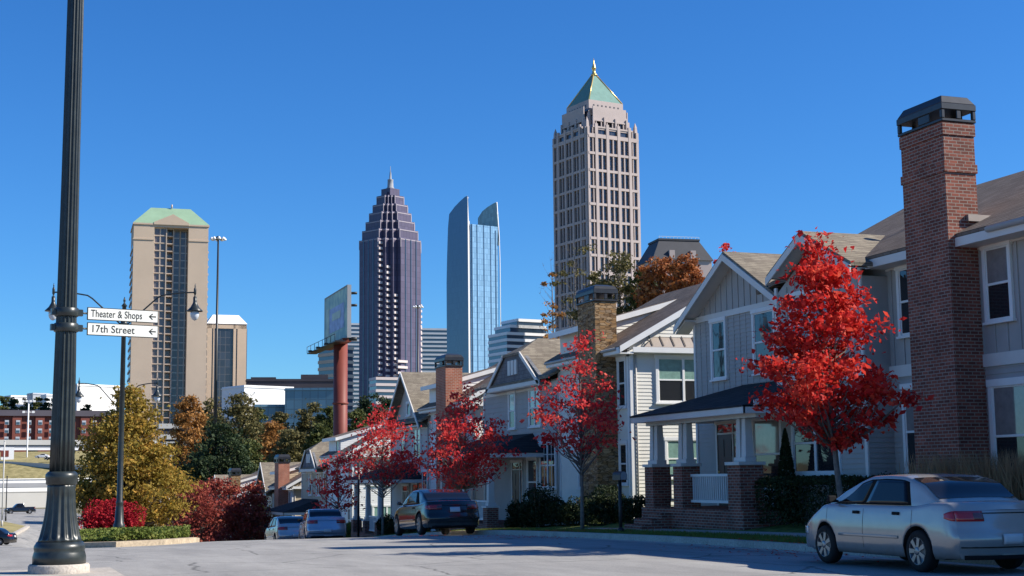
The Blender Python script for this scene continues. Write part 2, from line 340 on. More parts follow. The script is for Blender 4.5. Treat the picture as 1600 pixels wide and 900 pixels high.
M['palecon'] = mat('pale_concrete', (.50, .49, .46), .85, .06, .1, .2)
M['greycon'] = mat('grey_concrete', (.30, .31, .33), .85, .08, .1, .2)
M['darkroof'] = mat('dark_roof_cladding', (.06, .055, .065), .8, .1, .1, .2)
M['bldgglass'] = grid_mat('teal_grey_glass', (.10, .19, .26), (.07, .12, .17), (3, 3.5), .15, .2, spec=.7, var=.15)
M['lamp'] = glass_mat('lamp_globe', (.55, .58, .62), .15, .6)
M['yellow'] = mat('traffic_yellow', (.75, .36, .02), .5, .05, 3, .4)
M['signwhite'] = mat('sign_white', (.74, .74, .68), .4, .04, 3, .4)
M['signblack'] = mat('sign_black', (.02, .022, .02), .4, .05, 3, .4)
M['plate'] = mat('licence_plate', (.55, .55, .56), .4, .05, 3, .4)
M['brickbig'] = None

# ================================================================== GROUND
def sheet(name, xs, ys, zoff, m, kind='structure', zf=None):
    mb = MB(); nx, ny = len(xs), len(ys)
    for y in ys:
        for x in xs: mb.v.append((x, y, (zf(x, y) if zf else H(x, y)) + zoff))
    for j in range(ny-1):
        for i in range(nx-1): mb.f.append((j*nx+i, j*nx+i+1, (j+1)*nx+i+1, (j+1)*nx+i)); mb.mi.append(0); mb.sm.append(True)
    o = mb.build(name, m, fix=False); tag(o, kind=kind); return o
def rng(a, b, s):
    n = max(1, int(round((b-a)/s))); return [a+(b-a)*i/n for i in range(n+1)]
gx = [-6000, -2500, -1000, -500] + rng(-250, -40, 15)[:-1] + rng(-40, 80, 3) + rng(80, 400, 20)[1:] + [700, 1200, 2500, 7000]
gy = [-400, -150, -60] + rng(-30, 240, 3) + rng(260, 700, 20) + [900, 1500, 3000, 8000]
sheet('ground', gx, gy, -.12, M['terrain'], zf=lambda x, y: H(x, y)+far_rise(x, y)-(.0 if y < 240 else .1))
sheet('bounce_ground', rng(-75, -22, 4), rng(-40, 70, 3), .0, M['concrete'])  # unseen pale concrete, added to bounce light onto the house fronts
sheet('road', rng(-22, 14.4, 1.3), rng(-20, 330, 2.0), 0.0, M['asphalt'])
# right hand verge, footpath and yards
sheet('kerb_strip_lawn', [14.55, 15.4, 16.3], rng(-20, 150, 2), .13, M['grass'])
sheet('footpath', [16.3, 17.05, 17.8], rng(-20, 150, 2), .135, M['concrete'])
sheet('front_yard', rng(17.8, 45, 1.6), rng(-20, 160, 2), .13, M['grass'], zf=lambda x, y: H(x, y) + .16*sm(17.8, 19.5, x) + far_rise(x, y))
kb = MB()
for y0, y1 in zip(rng(-20, 150, 2), rng(-20, 150, 2)[1:]):
    z0, z1 = H(14.4, y0), H(14.4, y1); j = .012
    a = [(14.38, y0+j, z0-.1), (14.38, y1, z1-.1), (14.56, y1, z1-.1), (14.56, y0+j, z0-.1), (14.40, y0+j, z0+.135), (14.40, y1, z1+.135), (14.56, y1, z1+.14), (14.56, y0+j, z0+.14)]
    kb.add(a, [(0,3,2,1),(4,5,6,7),(0,1,5,4),(1,2,6,5),(2,3,7,6),(3,0,4,7)])
tag(kb.build('kerb', M['concrete']), kind='structure')
gb = MB()
for y0, y1 in zip(rng(-20, 150, 2), rng(-20, 150, 2)[1:]):
    gb.poly([(13.95, y0, H(14, y0)+.004), (14.38, y0, H(14.3, y0)+.004), (14.38, y1, H(14.3, y1)+.004), (13.95, y1, H(14, y1)+.004)])
tag(gb.build('gutter_pan', M['concrete'], fix=False), kind='structure')

# corner footpath with the big pole
def slab_poly(name, pts, th, m, zf=None, inset_up=0):
    mb = MB(); n = len(pts)
    top = [(x, y, (zf(x, y) if zf else H(x, y))+th) for x, y in pts]; bot = [(x, y, (zf(x, y) if zf else H(x, y))-.15) for x, y in pts]
    mb.add(top+bot, [tuple(range(n))]+[(i, i+n, (i+1) % n+n, (i+1) % n) for i in range(n)])
    o = mb.build(name, m); tag(o, kind='structure'); return o
pb = atD(92, 893, 22.7); PB_X, PB_Y = pb.x, pb.y
c1 = atD(172, 880, 24.2); c2 = atD(200, 902, 21.2)
slab_poly('corner_footpath', [(-12, 20.0), (PB_X-1.6, PB_Y+1.15), (PB_X+.6, PB_Y+1.15), (c1.x, c1.y), (c2.x, c2.y), (c2.x+.3, 14), (c2.x-1, 5), (-12, 5)], .03, M['concrete'])
slab_poly('tactile_pad', [(c2.x+.05, c2.y-.35), (c2.x+.62, c2.y-.5), (c2.x+.72, c2.y-1.4), (c2.x+.1, c2.y-1.4)], .012, M['yellow'])

# island between the two carriageways
isl = [(1.7, 44.5), (2.2, 42.3), (3.2, 41.3), (4.6, 42.2), (5.9, 45.5), (6.6, 50.0), (6.55, 54), (6.2, 60), (6.0, 80), (2.2, 80), (1.9, 60)]
def isl_base(x, y): return H(x, y)
def mound(x, y): return .12 + .55*sm(44, 66, y)
cx_, cy_ = 4.1, 60
def inset(pts, d):
    out = []
    n = len(pts)
    for i, p in enumerate(pts):
        a = Vector(pts[i-1]); b = Vector(p); c = Vector(pts[(i+1) % n])
        t = ((b-a).normalized()+(c-b).normalized()).normalized(); nr = Vector((-t.y, t.x)); 
        q1 = b+nr*d; q2 = b-nr*d; ctr = Vector((cx_, cy_)); out.append(tuple(q1 if (q1-ctr).length < (q2-ctr).length else q2))
    return out
inn = inset(isl, .22); n = len(isl); mb = MB()
vs = [(x, y, H(x, y)-.1) for x, y in isl]+[(x, y, H(x, y)+.15) for x, y in isl]+[(x, y, H(x, y)+.16) for x, y in inn]+[(x, y, H(x, y)+.02) for x, y in inn]
mb.add(vs, [(i, (i+1) % n, (i+1) % n+n, i+n) for i in range(n)]+[(i+n, (i+1) % n+n, (i+1) % n+2*n, i+2*n) for i in range(n)]+[(i+2*n, (i+1) % n+2*n, (i+1) % n+3*n, i+3*n) for i in range(n)])
tag(mb.build('island_kerb', M['kerb']), kind='structure')
def in_poly(x, y, P):
    c = False
    for i in range(len(P)):
        (x1, y1), (x2, y2) = P[i-1], P[i]
        if (y1 > y) != (y2 > y) and x < (x2-x1)*(y-y1)/(y2-y1)+x1: c = not c
    return c
def isl_z(x, y): return H(x, y)+mound(x, y)*1.0
mb = MB()
rings = [inset(isl, d) for d in (.22, .7, 1.4)]
vs = [(x, y, H(x, y)+.10) for x, y in rings[0]]+[(x, y, isl_z(x, y)+.05) for x, y in rings[1]]+[(x, y, isl_z(x, y)+.12) for x, y in rings[2]]
mb.add(vs, [(i, (i+1) % n, (i+1) % n+n, i+n) for i in range(n)]+[(i+n, (i+1) % n+n, (i+1) % n+2*n, i+2*n) for i in range(n)]+[tuple(range(2*n, 3*n))])
tag(mb.build('planting_bed', M['soil']), kind='structure')

# ================================================================== FOLIAGE
def leaf_quads(mb, c, sig, count, size, rnd, flat=1.0, up=.0):
    for _ in range(count):
        p = Vector((rnd.gauss(c[0], sig), rnd.gauss(c[1], sig), rnd.gauss(c[2], sig*flat)))
        leaf_at(mb, p, size*rnd.choice((.45, .7, .9, 1.1, 1.5))*rnd.uniform(.85, 1.15), rnd, up)
def leaf_at(mb, p, s, rnd, up=0):
    a = Vector((rnd.gauss(0, 1), rnd.gauss(0, 1), rnd.gauss(0, 1)+up))
    if a.length < 1e-3: a = Vector((0, 0, 1))
    a.normalize(); b = a.cross(Vector((rnd.gauss(0, 1), rnd.gauss(0, 1), rnd.gauss(0, 1))))
    if b.length < 1e-3: b = a.orthogonal()
    b.normalize(); c = a.cross(b)
    o = len(mb.v)
    k = rnd.uniform(.55, .9); d = a*s*rnd.uniform(.0, .22)
    mb.v += [tuple(p-b*s*.5), tuple(p-c*s*.42*k+d), tuple(p+b*s*.12-c*s*.30*k+d), tuple(p+b*s*.55), tuple(p+b*s*.1+c*s*.34*k+d), tuple(p+c*s*.4*k-b*s*.1+d)]
    mb.f.append((o, o+1, o+2, o+3, o+4, o+5)); mb.mi.append(0); mb.sm.append(False)

def tree(name, label, cat, base, h, crown, leafm, nclump, perclump, lsize, seed, sig=.28, trunk_r=.07, bark='bark', group=None, first=.3, lean=(0, 0), bare=0.0, wob=.18, part_leaf='crown', leaders=1):
    """crown: list of (height fraction, radius) profile. Clumps hang on limbs that start from the trunk."""
    rnd = random.Random(seed); root = empty(name, base, label, cat, group)
    tb = MB(); lb = MB()
    top = Vector((lean[0], lean[1], h*.93)); tp = []
    nseg = 8
    for i in range(nseg+1):
        t = i/nseg; tp.append(Vector((lean[0]*t+rnd.gauss(0, wob*.2)*t, lean[1]*t+rnd.gauss(0, wob*.2)*t, h*.93*t)))
    tp[0] = Vector((0, 0, -.3))
    rs = [trunk_r*(1.25 if i == 0 else 1)*(1-.9*i/nseg)+.006 for i in range(nseg+1)]
    tb.tube(tp, rs, 8)
    def axis_at(z):
        t = max(0, min(1, z/(h*.93)))*nseg; i = min(nseg-1, int(t)); k = t-i; return tp[i].lerp(tp[i+1], k), rs[i]*(1-k)+rs[i+1]*k
    def rad(f):
        return max(.02, lerp_tab(crown, f))
    f0, f1 = crown[0][0], crown[-1][0]
    for c in range(nclump):
        # sample heights weighted by area
        while True:
            f = rnd.uniform(f0, f1)
            if rnd.random() < (rad(f)/max(r for _, r in crown))**1.2+.05: break
        th = rnd.uniform(0, 2*pi); q = rnd.random()**.45
        R = rad(f)*q*rnd.uniform(.66, 1.28)
        ax, ar = axis_at(min(f, .98)*h)
        P = Vector((ax.x+R*cos(th), ax.y+R*sin(th), f*h))
        z0 = max(first*h, f*h - R*rnd.uniform(.7, 1.3)); z0 = min(z0, h*.9)
        A, ar = axis_at(z0)
        mid = A.lerp(P, .5)+Vector((rnd.gauss(0, wob*.3), rnd.gauss(0, wob*.3), -R*.08))
        if R > sig*.5: tb.tube([A, mid, P], [max(.006, min(ar*.6, .012+R*.015)), max(.005, ar*.3), .004], 5, cap=False)
        if rnd.random() < bare: 
            for _ in range(3): tb.tube([P, P+Vector((rnd.gauss(0, sig), rnd.gauss(0, sig), abs(rnd.gauss(0, sig))+.1))], [.006+trunk_r*.02, .003], 4, cap=False)
            continue
        cnt = int(perclump*rnd.uniform(.6, 1.4)*(.6+.4*q)); s2 = sig*rnd.uniform(.7, 1.25)
        leaf_quads(lb, P, s2, cnt, lsize, rnd, .5, .5)
    tb.build('trunk', M[bark], root, fix=False); lb.build(part_leaf, M[leafm], root, fix=False)
    return root
def bush(name, label, cat, base, rx, ry, rz, leafm, count, lsize, seed, group=None, lumps=14, boxy=False, stems=True):
    rnd = random.Random(seed); root = empty(name, base, label, cat, group); lb = MB()
    L = []
    for _ in range(lumps):
        th = rnd.uniform(0, 2*pi); q_ = rnd.uniform(.1, .85); L.append((q_*cos(th), q_*sin(th), rnd.uniform(.2, 1.05-.35*q_), rnd.uniform(.2, .5)))
    for _ in range(count):
        if boxy:
            x = rnd.uniform(-1, 1); y = rnd.uniform(-1, 1); z = rnd.uniform(0, 1); k = rnd.randrange(3)
            if k == 0: x = rnd.choice((-1, 1))*rnd.uniform(.88, 1.03)
            elif k == 1: y = rnd.choice((-1, 1))*rnd.uniform(.88, 1.03)
            else: z = rnd.uniform(.9, 1.03+.05*sin(x*9+seed))
            p = Vector((x*rx, y*ry, z*rz))
        else:
            c = rnd.choice(L); a = Vector((rnd.gauss(0, 1), rnd.gauss(0, 1), rnd.gauss(0, 1))).normalized()*c[3]*rnd.uniform(.75, 1.05)
            p = Vector(((c[0]+a.x)*rx/1.05, (c[1]+a.y)*ry/1.05, max(.02, (c[2]*.7+a.z*.8))*rz/1.0))
        leaf_at(lb, p, lsize*rnd.uniform(.6, 1.3), rnd, .3)
    sb = MB()
    for _ in range(7):
        sb.tube([(rnd.uniform(-.15, .15)*rx, rnd.uniform(-.15, .15)*ry, -.15), (rnd.uniform(-.6, .6)*rx, rnd.uniform(-.6, .6)*ry, rz*.75)], [.02+.01*rx, .006], 5, cap=False)
    core = MB()
    sb.build('stem', M['bark'], root, fix=False); lb.build('foliage', M[leafm], root, fix=False)
    return root

# ================================================================== HOUSES
XF = 20.5
def mp_(ax, pl):
    return (lambda a, o, z: (pl-o, a, z)) if ax == 'x' else (lambda a, o, z: (a, pl-o, z))
def wbox(mb, P, a0, a1, o0, o1, z0, z1, mi=0):
    p, q = P(a0, o0, z0), P(a1, o1, z1); mb.box(p[0], q[0], p[1], q[1], p[2], q[2], mi)
def lap(mb, P, ext, z0, z1, h=.125, lapo=.022):
    z = z0
    while z < z1-1e-4:
        zt = min(z+h, z1); a0, a1 = ext(z); b0, b1 = ext(zt)
        if a1-a0 > .02:
            mb.add([P(a0, lapo, z), P(a1, lapo, z), P(b1, .004, zt), P(b0, .004, zt), P(a0, 0, z), P(a1, 0, z)], [(0,1,2,3), (4,5,1,0)])
        z = zt
def battens(mb, P, a0, a1, zb, ztop, step=.42, w=.05, o=.028):
    a = a0+step*.5
    while a < a1:
        t = ztop(a)
        if t-zb > .05: wbox(mb, P, a-w/2, a+w/2, 0, o, zb, t)
        a += step
def window(root, ax, pl, a0, a1, z0, z1, n=1, up='glass', lo='glass', case=.10, frame='white', rail=True, grid=False):
    P = mp_(ax, pl); mb = MB(); c = case
    wbox(mb, P, a0-c, a0, 0, .075, z0-c*.3, z1); wbox(mb, P, a1, a1+c, 0, .075, z0-c*.3, z1)
    wbox(mb, P, a0-c-.03, a1+c+.03, 0, .09, z1, z1+c*1.25); wbox(mb, P, a0-c-.04, a1+c+.04, 0, .11, z0-c*.9, z0-c*.3)
    wdt = (a1-a0)/n
    for i in range(n):
        s0, s1 = a0+i*wdt, a0+(i+1)*wdt; m = .035
        if i: wbox(mb, P, s0-.045, s0+.045, 0, .070, z0, z1)
        wbox(mb, P, s0, s0+m, 0, .052, z0-.02, z1); wbox(mb, P, s1-m, s1, 0, .052, z0-.02, z1)
        wbox(mb, P, s0, s1, 0, .054, z0-.03, z0+m); wbox(mb, P, s0, s1, 0, .054, z1-m, z1)
        zm = (z0+z1)/2
        if rail: wbox(mb, P, s0, s1, 0, .060, zm-.028, zm+.028)
        if grid:
            wbox(mb, P, (s0+s1)/2-.012, (s0+s1)/2+.012, 0, .046, z0, z1); wbox(mb, P, s0, s1, 0, .046, (zm+z1)/2-.012, (zm+z1)/2+.012)
    w = mb.build('window', M[frame], root); bevel(w, .006, 1)
    zm = (z0+z1)/2 if rail else z1
    g = MB(); wbox(g, P, a0, a1, .005, .034, z0, zm); g.build('pane', M[lo], w)
    if rail: g = MB(); wbox(g, P, a0, a1, .005, .039, zm, z1); g.build('pane', M[up], w)
    return w
def gutter(root, pts, r=.06):
    mb = MB(); mb.tube(pts, r, 6); return mb.build('gutter', M['gutter'], root)
def cap_chimney(root, x0, x1, y0, y1, z0, z1, m, rounded=False, cm='capm', band=True):
    """chimney shaft with a metal shroud; z1 is the top of the shroud"""
    b = MB(); h = .62; b.box(x0, x1, y0, y1, z0, z1-h)
    if band:
        b.box(x0-.03, x1+.03, y0-.03, y1+.03, z1-h-1.15, z1-h-.95); b.box(x0-.025, x1+.025, y0-.025, y1+.025, z1-h-.30, z1-h-.02)
    ch = b.build('chimney', m, root)
    c = MB(); cx, cy, hx, hy = (x0+x1)/2, (y0+y1)/2, (x1-x0)/2+.05, (y1-y0)/2+.05
    zb = z1-h
    c.box(cx-hx, cx+hx, cy-hy, cy+hy, zb, zb+.07)
    for sx in (-1, 1):
        for sy in (-1, 1): c.box(cx+sx*hx-sx*.09, cx+sx*hx, cy+sy*hy-sy*.09, cy+sy*hy, zb+.07, zb+.27)
    for sy in (-1, 1): c.box(cx-.06-hx*.0, cx+.06, cy+sy*hy-sy*.03, cy+sy*hy, zb+.07, zb+.27)
    for sx in (-1, 1): c.box(cx+sx*hx-sx*.03, cx+sx*hx, cy-hy*.45, cy+hy*.05, zb+.07, zb+.27)
    c.box(cx-hx-.01, cx+hx+.01, cy-hy-.01, cy+hy+.01, zb+.27, zb+.42)
    if rounded:
        c.taper(cx, cy, zb+.42, zb+.54, hx, hy, hx*.86, hy*.9); c.taper(cx, cy, zb+.54, zb+h, hx*.86, hy*.9, hx*.5, hy*.6)
    else: c.taper(cx, cy, zb+.42, zb+h, hx, hy, hx*.78, hy*.84)
    cap = c.build('chimney_cap', M[cm], ch); bevel(cap, .015, 1)
    return ch
def roof(root, slabs, m, t=.14, name='roof'):
    mb = MB()
    for s in slabs: mb.slab(s, t)
    return mb.build(name, M[m], root)
def board(mb, p, q, h, t, nrm):
    """rake/fascia board hanging from p-q, height h, thickness t along nrm"""
    p, q, nrm = Vector(p), Vector(q), Vector(nrm)*t; d = Vector((0, 0, -h))
    mb.slab([p, q, q+d, p+d], nrm)
def column(root, x, y, z0, z1, a=.13, pair=False):
    mb = MB()
    offs = (-.15, .15) if pair else (0,)
    for o in offs:
        mb.taper(x, y+o, z0+.12, z1-.12, a, a, a*.78, a*.78)
    w = a+(.15 if pair else 0)
    mb.box(x-a-.04, x+a+.04, y-w-.04, y+w+.04, z0, z0+.12); mb.box(x-a-.02, x+a+.02, y-w-.02, y+w+.02, z1-.12, z1)
    return bevel(mb.build('column', M['trim'], root), .008, 1)
def pier(root, x, y, z0, z1, a=.27):
    mb = MB(); mb.box(x-a, x+a, y-a, y+a, z0, z1-.08); o = mb.build('pier', M['brick'], root)
    c = MB(); c.box(x-a-.05, x+a+.05, y-a-.05, y+a+.05, z1-.08, z1); c.build('pier_cap', M['trim'], o); return o
def railing(root, p, q, z0, z1, m='white'):
    mb = MB(); p, q = Vector(p), Vector(q); L = (q-p).length; d = (q-p)/L
    for z, hh in ((z0, .07), (z1-.07, .07)):
        a = d.cross(Vector((0, 0, 1)))*.03
        mb.slab([Vector((p.x, p.y, z))-a, Vector((q.x, q.y, z))-a, Vector((q.x, q.y, z))+a, Vector((p.x, p.y, z))+a], (0, 0, hh))
    k = int(L/.115)
    for i in range(1, k):
        c = p+d*(L*i/k); mb.box(c.x-.018, c.x+.018, c.y-.018, c.y+.018, z0+.07, z1-.07)
    return mb.build('railing', M[m], root)
def door(root, ax, pl, a0, a1, z0, z1, m='dark'):
    P = mp_(ax, pl); mb = MB(); c = .1
    wbox(mb, P, a0-.34, a0-.28, 0, .06, z0, z1+.3); wbox(mb, P, a0-c*.6, a0, 0, .06, z0, z1+.3); wbox(mb, P, a1, a1+c, 0, .06, z0, z1+.3)
    wbox(mb, P, a0-.4, a1+c+.04, 0, .08, z1+.3, z1+.42); wbox(mb, P, a0-.34, a1+c, 0, .05, z1, z1+.05)
    fr = mb.build('door_frame', M['trim'], root)
    d = MB(); wbox(d, P, a0, a1, .0, .036, z0, z1)
    for i in range(3):
        for j in range(2):
            w = (a1-a0)/2; wbox(d, P, a0+j*w+.08, a0+(j+1)*w-.08, .03, .048, z0+.15+i*.65, z0+.65+i*.65)
    do = d.build('door', M[m], root)
    h = MB(); q = P(a1-.08, .05, z0+1.0); h.lathe([(.001, -.03), (.03, -.02), (.03, .02), (.001, .03)], 8, q, axis='x' if ax == 'x' else 'y'); h.build('handle', M['goldm'], do)
    g = MB(); wbox(g, P, a0-.28, a0-.06, .004, .034, z0+.1, z1); wbox(g, P, a0-.28, a1, .004, .034, z1+.05, z1+.3); g.build('pane', M['glass'], fr)

# ---------------------------------------------------------------- the long grey duplex nearest the camera
def duplex():
    zb = .0
    R = empty('row_house', (XF, 26, zb), 'large grey board and batten house with tall red brick chimney, nearest at right', 'house', 'row houses along the street')
    y = lambda Y: Y-26.0
    P = mp_('x', 0.0); Y0, Y1 = y(6), y(40.35)
    core = MB(); core.box(.0, 10, Y0, Y1, -1.5, 6.2); core.box(.0, 1.5, Y0, y(34.0), 6.2, 6.58); core.box(-.72, 0, y(29.9), y(34.05), -1.0, 6.2)
    core.add([(.02, y(6.0), 6.2), (10, y(6.0), 6.2), (4.8, y(6.0), 8.9), (.02, y(34.4), 6.2), (10, y(34.4), 6.2), (4.8, y(34.4), 8.9)], [(0,1,2), (3,5,4)])
    core.build('wall', M['greysid'], R)
    # lower lap siding, belt, upper board and batten
    lo = MB(); lap(lo, P, lambda z: (Y0, y(29.9)), -.6, 3.72); lap(lo, P, lambda z: (y(34.05), Y1), -.6, 6.2)
    P2 = mp_('x', -.72); lap(lo, P2, lambda z: (y(29.9), y(34.05)), -.6, 3.72)
    Ps = mp_('y', y(29.9)); lap(lo, Ps, lambda z: (-.72, 0), -.6, 3.72)
    lo.build('lap_siding', M['greysid'], R, fix=False)
    up = MB(); battens(up, P, Y0, y(29.9), 3.95, lambda a: 6.35); battens(up, P2, y(29.9), y(34.05), 3.95, lambda a: 6.2+max(0, (1.9-abs(a-y(31.85)))*.6))
    pk, hw, ez, pz = y(37.4), 3.05, 6.2, 7.86
    gtop = lambda a: ez+(pz-ez)*(1-abs(a-pk)/hw)-.12
    battens(up, P, y(34.35), Y1, 3.5, lambda a: 6.1, .36); battens(up, P, y(34.4), Y1, 6.28, gtop, .36)
    up.build('batten', M['greysid'], R)
    g = MB(); g.add([P(pk-hw, 0.004, ez), P(pk+hw, .004, ez), P(pk, .004, pz-.05)], [(0,1,2)]); g.add([P2(y(30.1), 0.0, 6.2), P2(y(34.05), .0, 6.2), P2(y(31.85), .0, 7.4)], [(0,1,2)])
    g.build('gable_wall', M['greysid'], R)
    b = MB()
    wbox(b, P, Y0, y(29.9), 0, .06, 3.70, 3.98); wbox(b, P2, y(29.9)-.0, y(34.05), 0, .06, 3.70, 3.98)
    wbox(b, P, y(34.05), Y1, 0, .06, 6.10, 6.28)
    wbox(b, P, Y1-.12, Y1, 0, .05, -.6, 6.10); wbox(b, P2, y(34.05)-.12, y(34.05), 0, .05, -.6, 6.4); wbox(b, P2, y(29.9), y(29.9)+.12, 0, .05, -.6, 6.4)
    wbox(b, P, Y0, y(29.9), 0, .05, 6.32, 6.5)
    b.build('belt_board', M['trim'], R)
    # main roof, hip at the far end, ridge parallel to the street
    ex, ez2, rx, rz = -.6, 6.66, 4.8, 9.28; rY = y(35.6)
    s = (rz-ez2)/(rx-ex)
    bx = 2*rx-ex
    roof(R, [[(ex, y(5.5), ez2), (rx, y(5.5), rz), (rx, rY, rz), (ex, y(34.4), ez2)],
             [(bx, y(5.5), ez2), (rx, y(5.5), rz), (rx, rY, rz), (bx, y(40.4), ez2)],
             [(rx, rY, rz), (bx, y(40.4), ez2), (1.2, y(40.4), ez2), (ex, y(34.4), ez2)]], 'shingle_b', .12)
    sf = MB(); sl_ = (7.94-6.1)/3.35
    for (x0, x1, py, pz_, d1, d2, k1) in ((-.46, .03, pk, 7.80, 3.3, -2.95, sl_), (-1.21, -.69, y(31.85), 7.47, 1.7, -2.25, .5)):
        sf.slab([(x0, py, pz_), (x1, py, pz_), (x1, py+d1, pz_-d1*k1), (x0, py+d1, pz_-d1*k1)], .02); sf.slab([(x0, py, pz_), (x1, py, pz_), (x1, py+d2, pz_+d2*k1), (x0, py+d2, pz_+d2*k1)], .02)
    sf.build('soffit', M['trim'], R)
    # gable 1 (pointed, widest) and gable 2 (on the bay)
    ov = .45; sl = (7.94-6.1)/3.35
    roof(R, [[(-.5, pk, 7.94), (6, pk, 7.94), (6, pk+3.35, 6.1), (-.5, pk+3.35, 6.1)], [(-.5, pk, 7.94), (4.5, pk, 7.94), (4.5, pk-3.0, 7.94-3.0*sl), (-.5, pk-3.0, 7.94-3.0*sl)]], 'shingle', .10, 'gable_roof')
    p2 = y(31.85)
    roof(R, [[(-1.25, p2, 7.60), (4.5, p2, 7.60), (2.5, p2+1.75, 6.68), (-1.25, p2+1.75, 6.68)], [(-1.25, p2, 7.60), (4.5, p2, 7.60), (2.5, p2-2.3, 6.48), (-1.25, p2-2.3, 6.48)]], 'shingle', .10, 'gable_roof')
    rb = MB()
    for (x, py, pz_, d1, d2, zz1, zz2) in ((-.5, pk, 7.86, 3.35, -3.0, 6.02, 7.86-3.0*sl), (-1.25, p2, 7.52, 1.75, -2.3, 6.60, 6.40)):
        board(rb, (x, py, pz_), (x, py+d1, zz1), .2, .04, (-1, 0, 0)); board(rb, (x, py, pz_), (x, py+d2, zz2), .2, .04, (-1, 0, 0))
    rb.slab([(-.45, pk+3.35, 5.86), (0, pk+3.35, 5.86), (0, pk+2.7, 6.2), (-.45, pk+2.7, 6.2)], .06)
    board(rb, (ex, y(5.5), 6.56), (ex, y(29.9), 6.56), .2, .03, (-1, 0, 0))
    rb.box(-.60, .0, y(5.5), y(29.9), 6.36, 6.39)
    rb.build('bargeboard', M['trim'], R)
    gutter(R, [(ex-.07, y(5.5), 6.56), (ex-.07, y(25.2), 6.56)], .07)
    gutter(R, [(-.1, y(34.17), 6.4), (-.1, y(34.17), 5.9), (-.06, y(34.17), .2)], .04)
    # the brick chimney
    cap_chimney(R, -.80, .02, y(26.35), y(27.95), -1.0, 9.82, M['brick'])
    fl = MB(); fl.box(-.30, .3, y(26.27), y(26.36), 6.95, 7.10); fl.build('flashing', M['metalroof'], R)
    vp = MB(); vp.tube([(1.9, y(30.9), 7.7), (1.9, y(30.9), 8.35)], .06, 8); vp.tube([(1.9, y(30.9), 8.35), (1.9, y(30.9), 8.5)], .11, 8); vp.build('vent_pipe', M['black'], R)
    # windows
    window(R, 'x', 0, y(25.35), y(26.1)-.0, 4.7, 6.28, lo='glass', up='curtain2')
    window(R, 'x', 0, y(24.55), y(26.1), 1.1, 3.25, n=1, up='curtain2', case=.13)
    window(R, 'x', 0, y(28.6), y(29.35), 4.7, 6.28); window(R, 'x', 0, y(28.6), y(29.35), 1.35, 3.4, up='curtain2')
    for yy in (20.5, 16.5, 12.5): window(R, 'x', 0, y(yy), y(yy+.9), 4.7, 6.2); window(R, 'x', 0, y(yy), y(yy+1.4), 1.2, 3.2, n=2)
    window(R, 'x', -.72, y(31.2), y(33.3), 1.45, 2.95, n=2); window(R, 'x', -.72, y(31.5), y(33.2), 4.5, 6.05, n=2)
    window(R, 'x', 0, y(38.3), y(39.1), 4.3, 6.0, up='glass'); window(R, 'x', 0, y(35.4), y(36.5), 4.3, 6.0)
    window(R, 'x', 0, y(35.2), y(36.7), 1.0, 2.95, up='curtain2')
    door(R, 'x', 0, y(38.0), y(38.95), .5, 2.6)
    # porch
    px0 = -2.35
    f = MB(); f.box(px0-.15, .0, y(33.0), y(39.15), -1.0, .5); f.build('porch_floor', M['brick'], R)
    st = MB(); 
    for i in range(3): st.box(px0-.45-.3*i, px0-.15-.3*i, y(37.2), y(38.4), -1.0, .36-.16*i)
    st.build('step', M['brick'], R)
    for yy in (38.75, 36.85, 33.45): pier(R, px0+.2, y(yy), -.9, 1.74, .28 if yy > 34 else .34); column(R, px0+.2, y(yy), 1.74, 2.98, .12, pair=True)
    railing(R, (px0+.2, y(36.55), 0), (px0+.2, y(33.8), 0), .66, 1.44); railing(R, (px0+.5, y(38.75), 0), (-.05, y(38.75), 0), .66, 1.44)
    e0, e1, zt, ze = y(39.2), y(32.3), 4.02, 3.16; ex0 = px0-.45
    roof(R, [[(ex0, e0, ze), (ex0, e1, ze), (.05, e1+.9, zt), (.05, e0-1.9, zt)], [(ex0, e0, ze), (.05, e0, ze+.0), (.05, e0-1.9, zt)], [(ex0, e1, ze), (.05, e1, ze), (.05, e1+.9, zt)]], 'shingle_dark', .05, 'porch_roof')
    pb_ = MB(); pb_.box(ex0+.02, ex0+.07, e1, e0, 2.95, 3.14); pb_.box(ex0, 0, e1-.0, e1+.05, 2.95, 3.14); pb_.box(ex0, 0, e0-.05, e0, 2.95, 3.14); pb_.box(px0, px0+.4, e1+.15, e0-.15, 2.86, 3.08); pb_.box(ex0+.1, 0, e1+.1, e0-.1, 3.07, 3.09)
    board(pb_, (ex0+.3, e1-.02, ze+.12), (.0, e1-.02+.0, ze+.75), .14, .03, (0, -1, 0))
    pb_.build('porch_beam', M['trim'], R)
    return R
duplex()

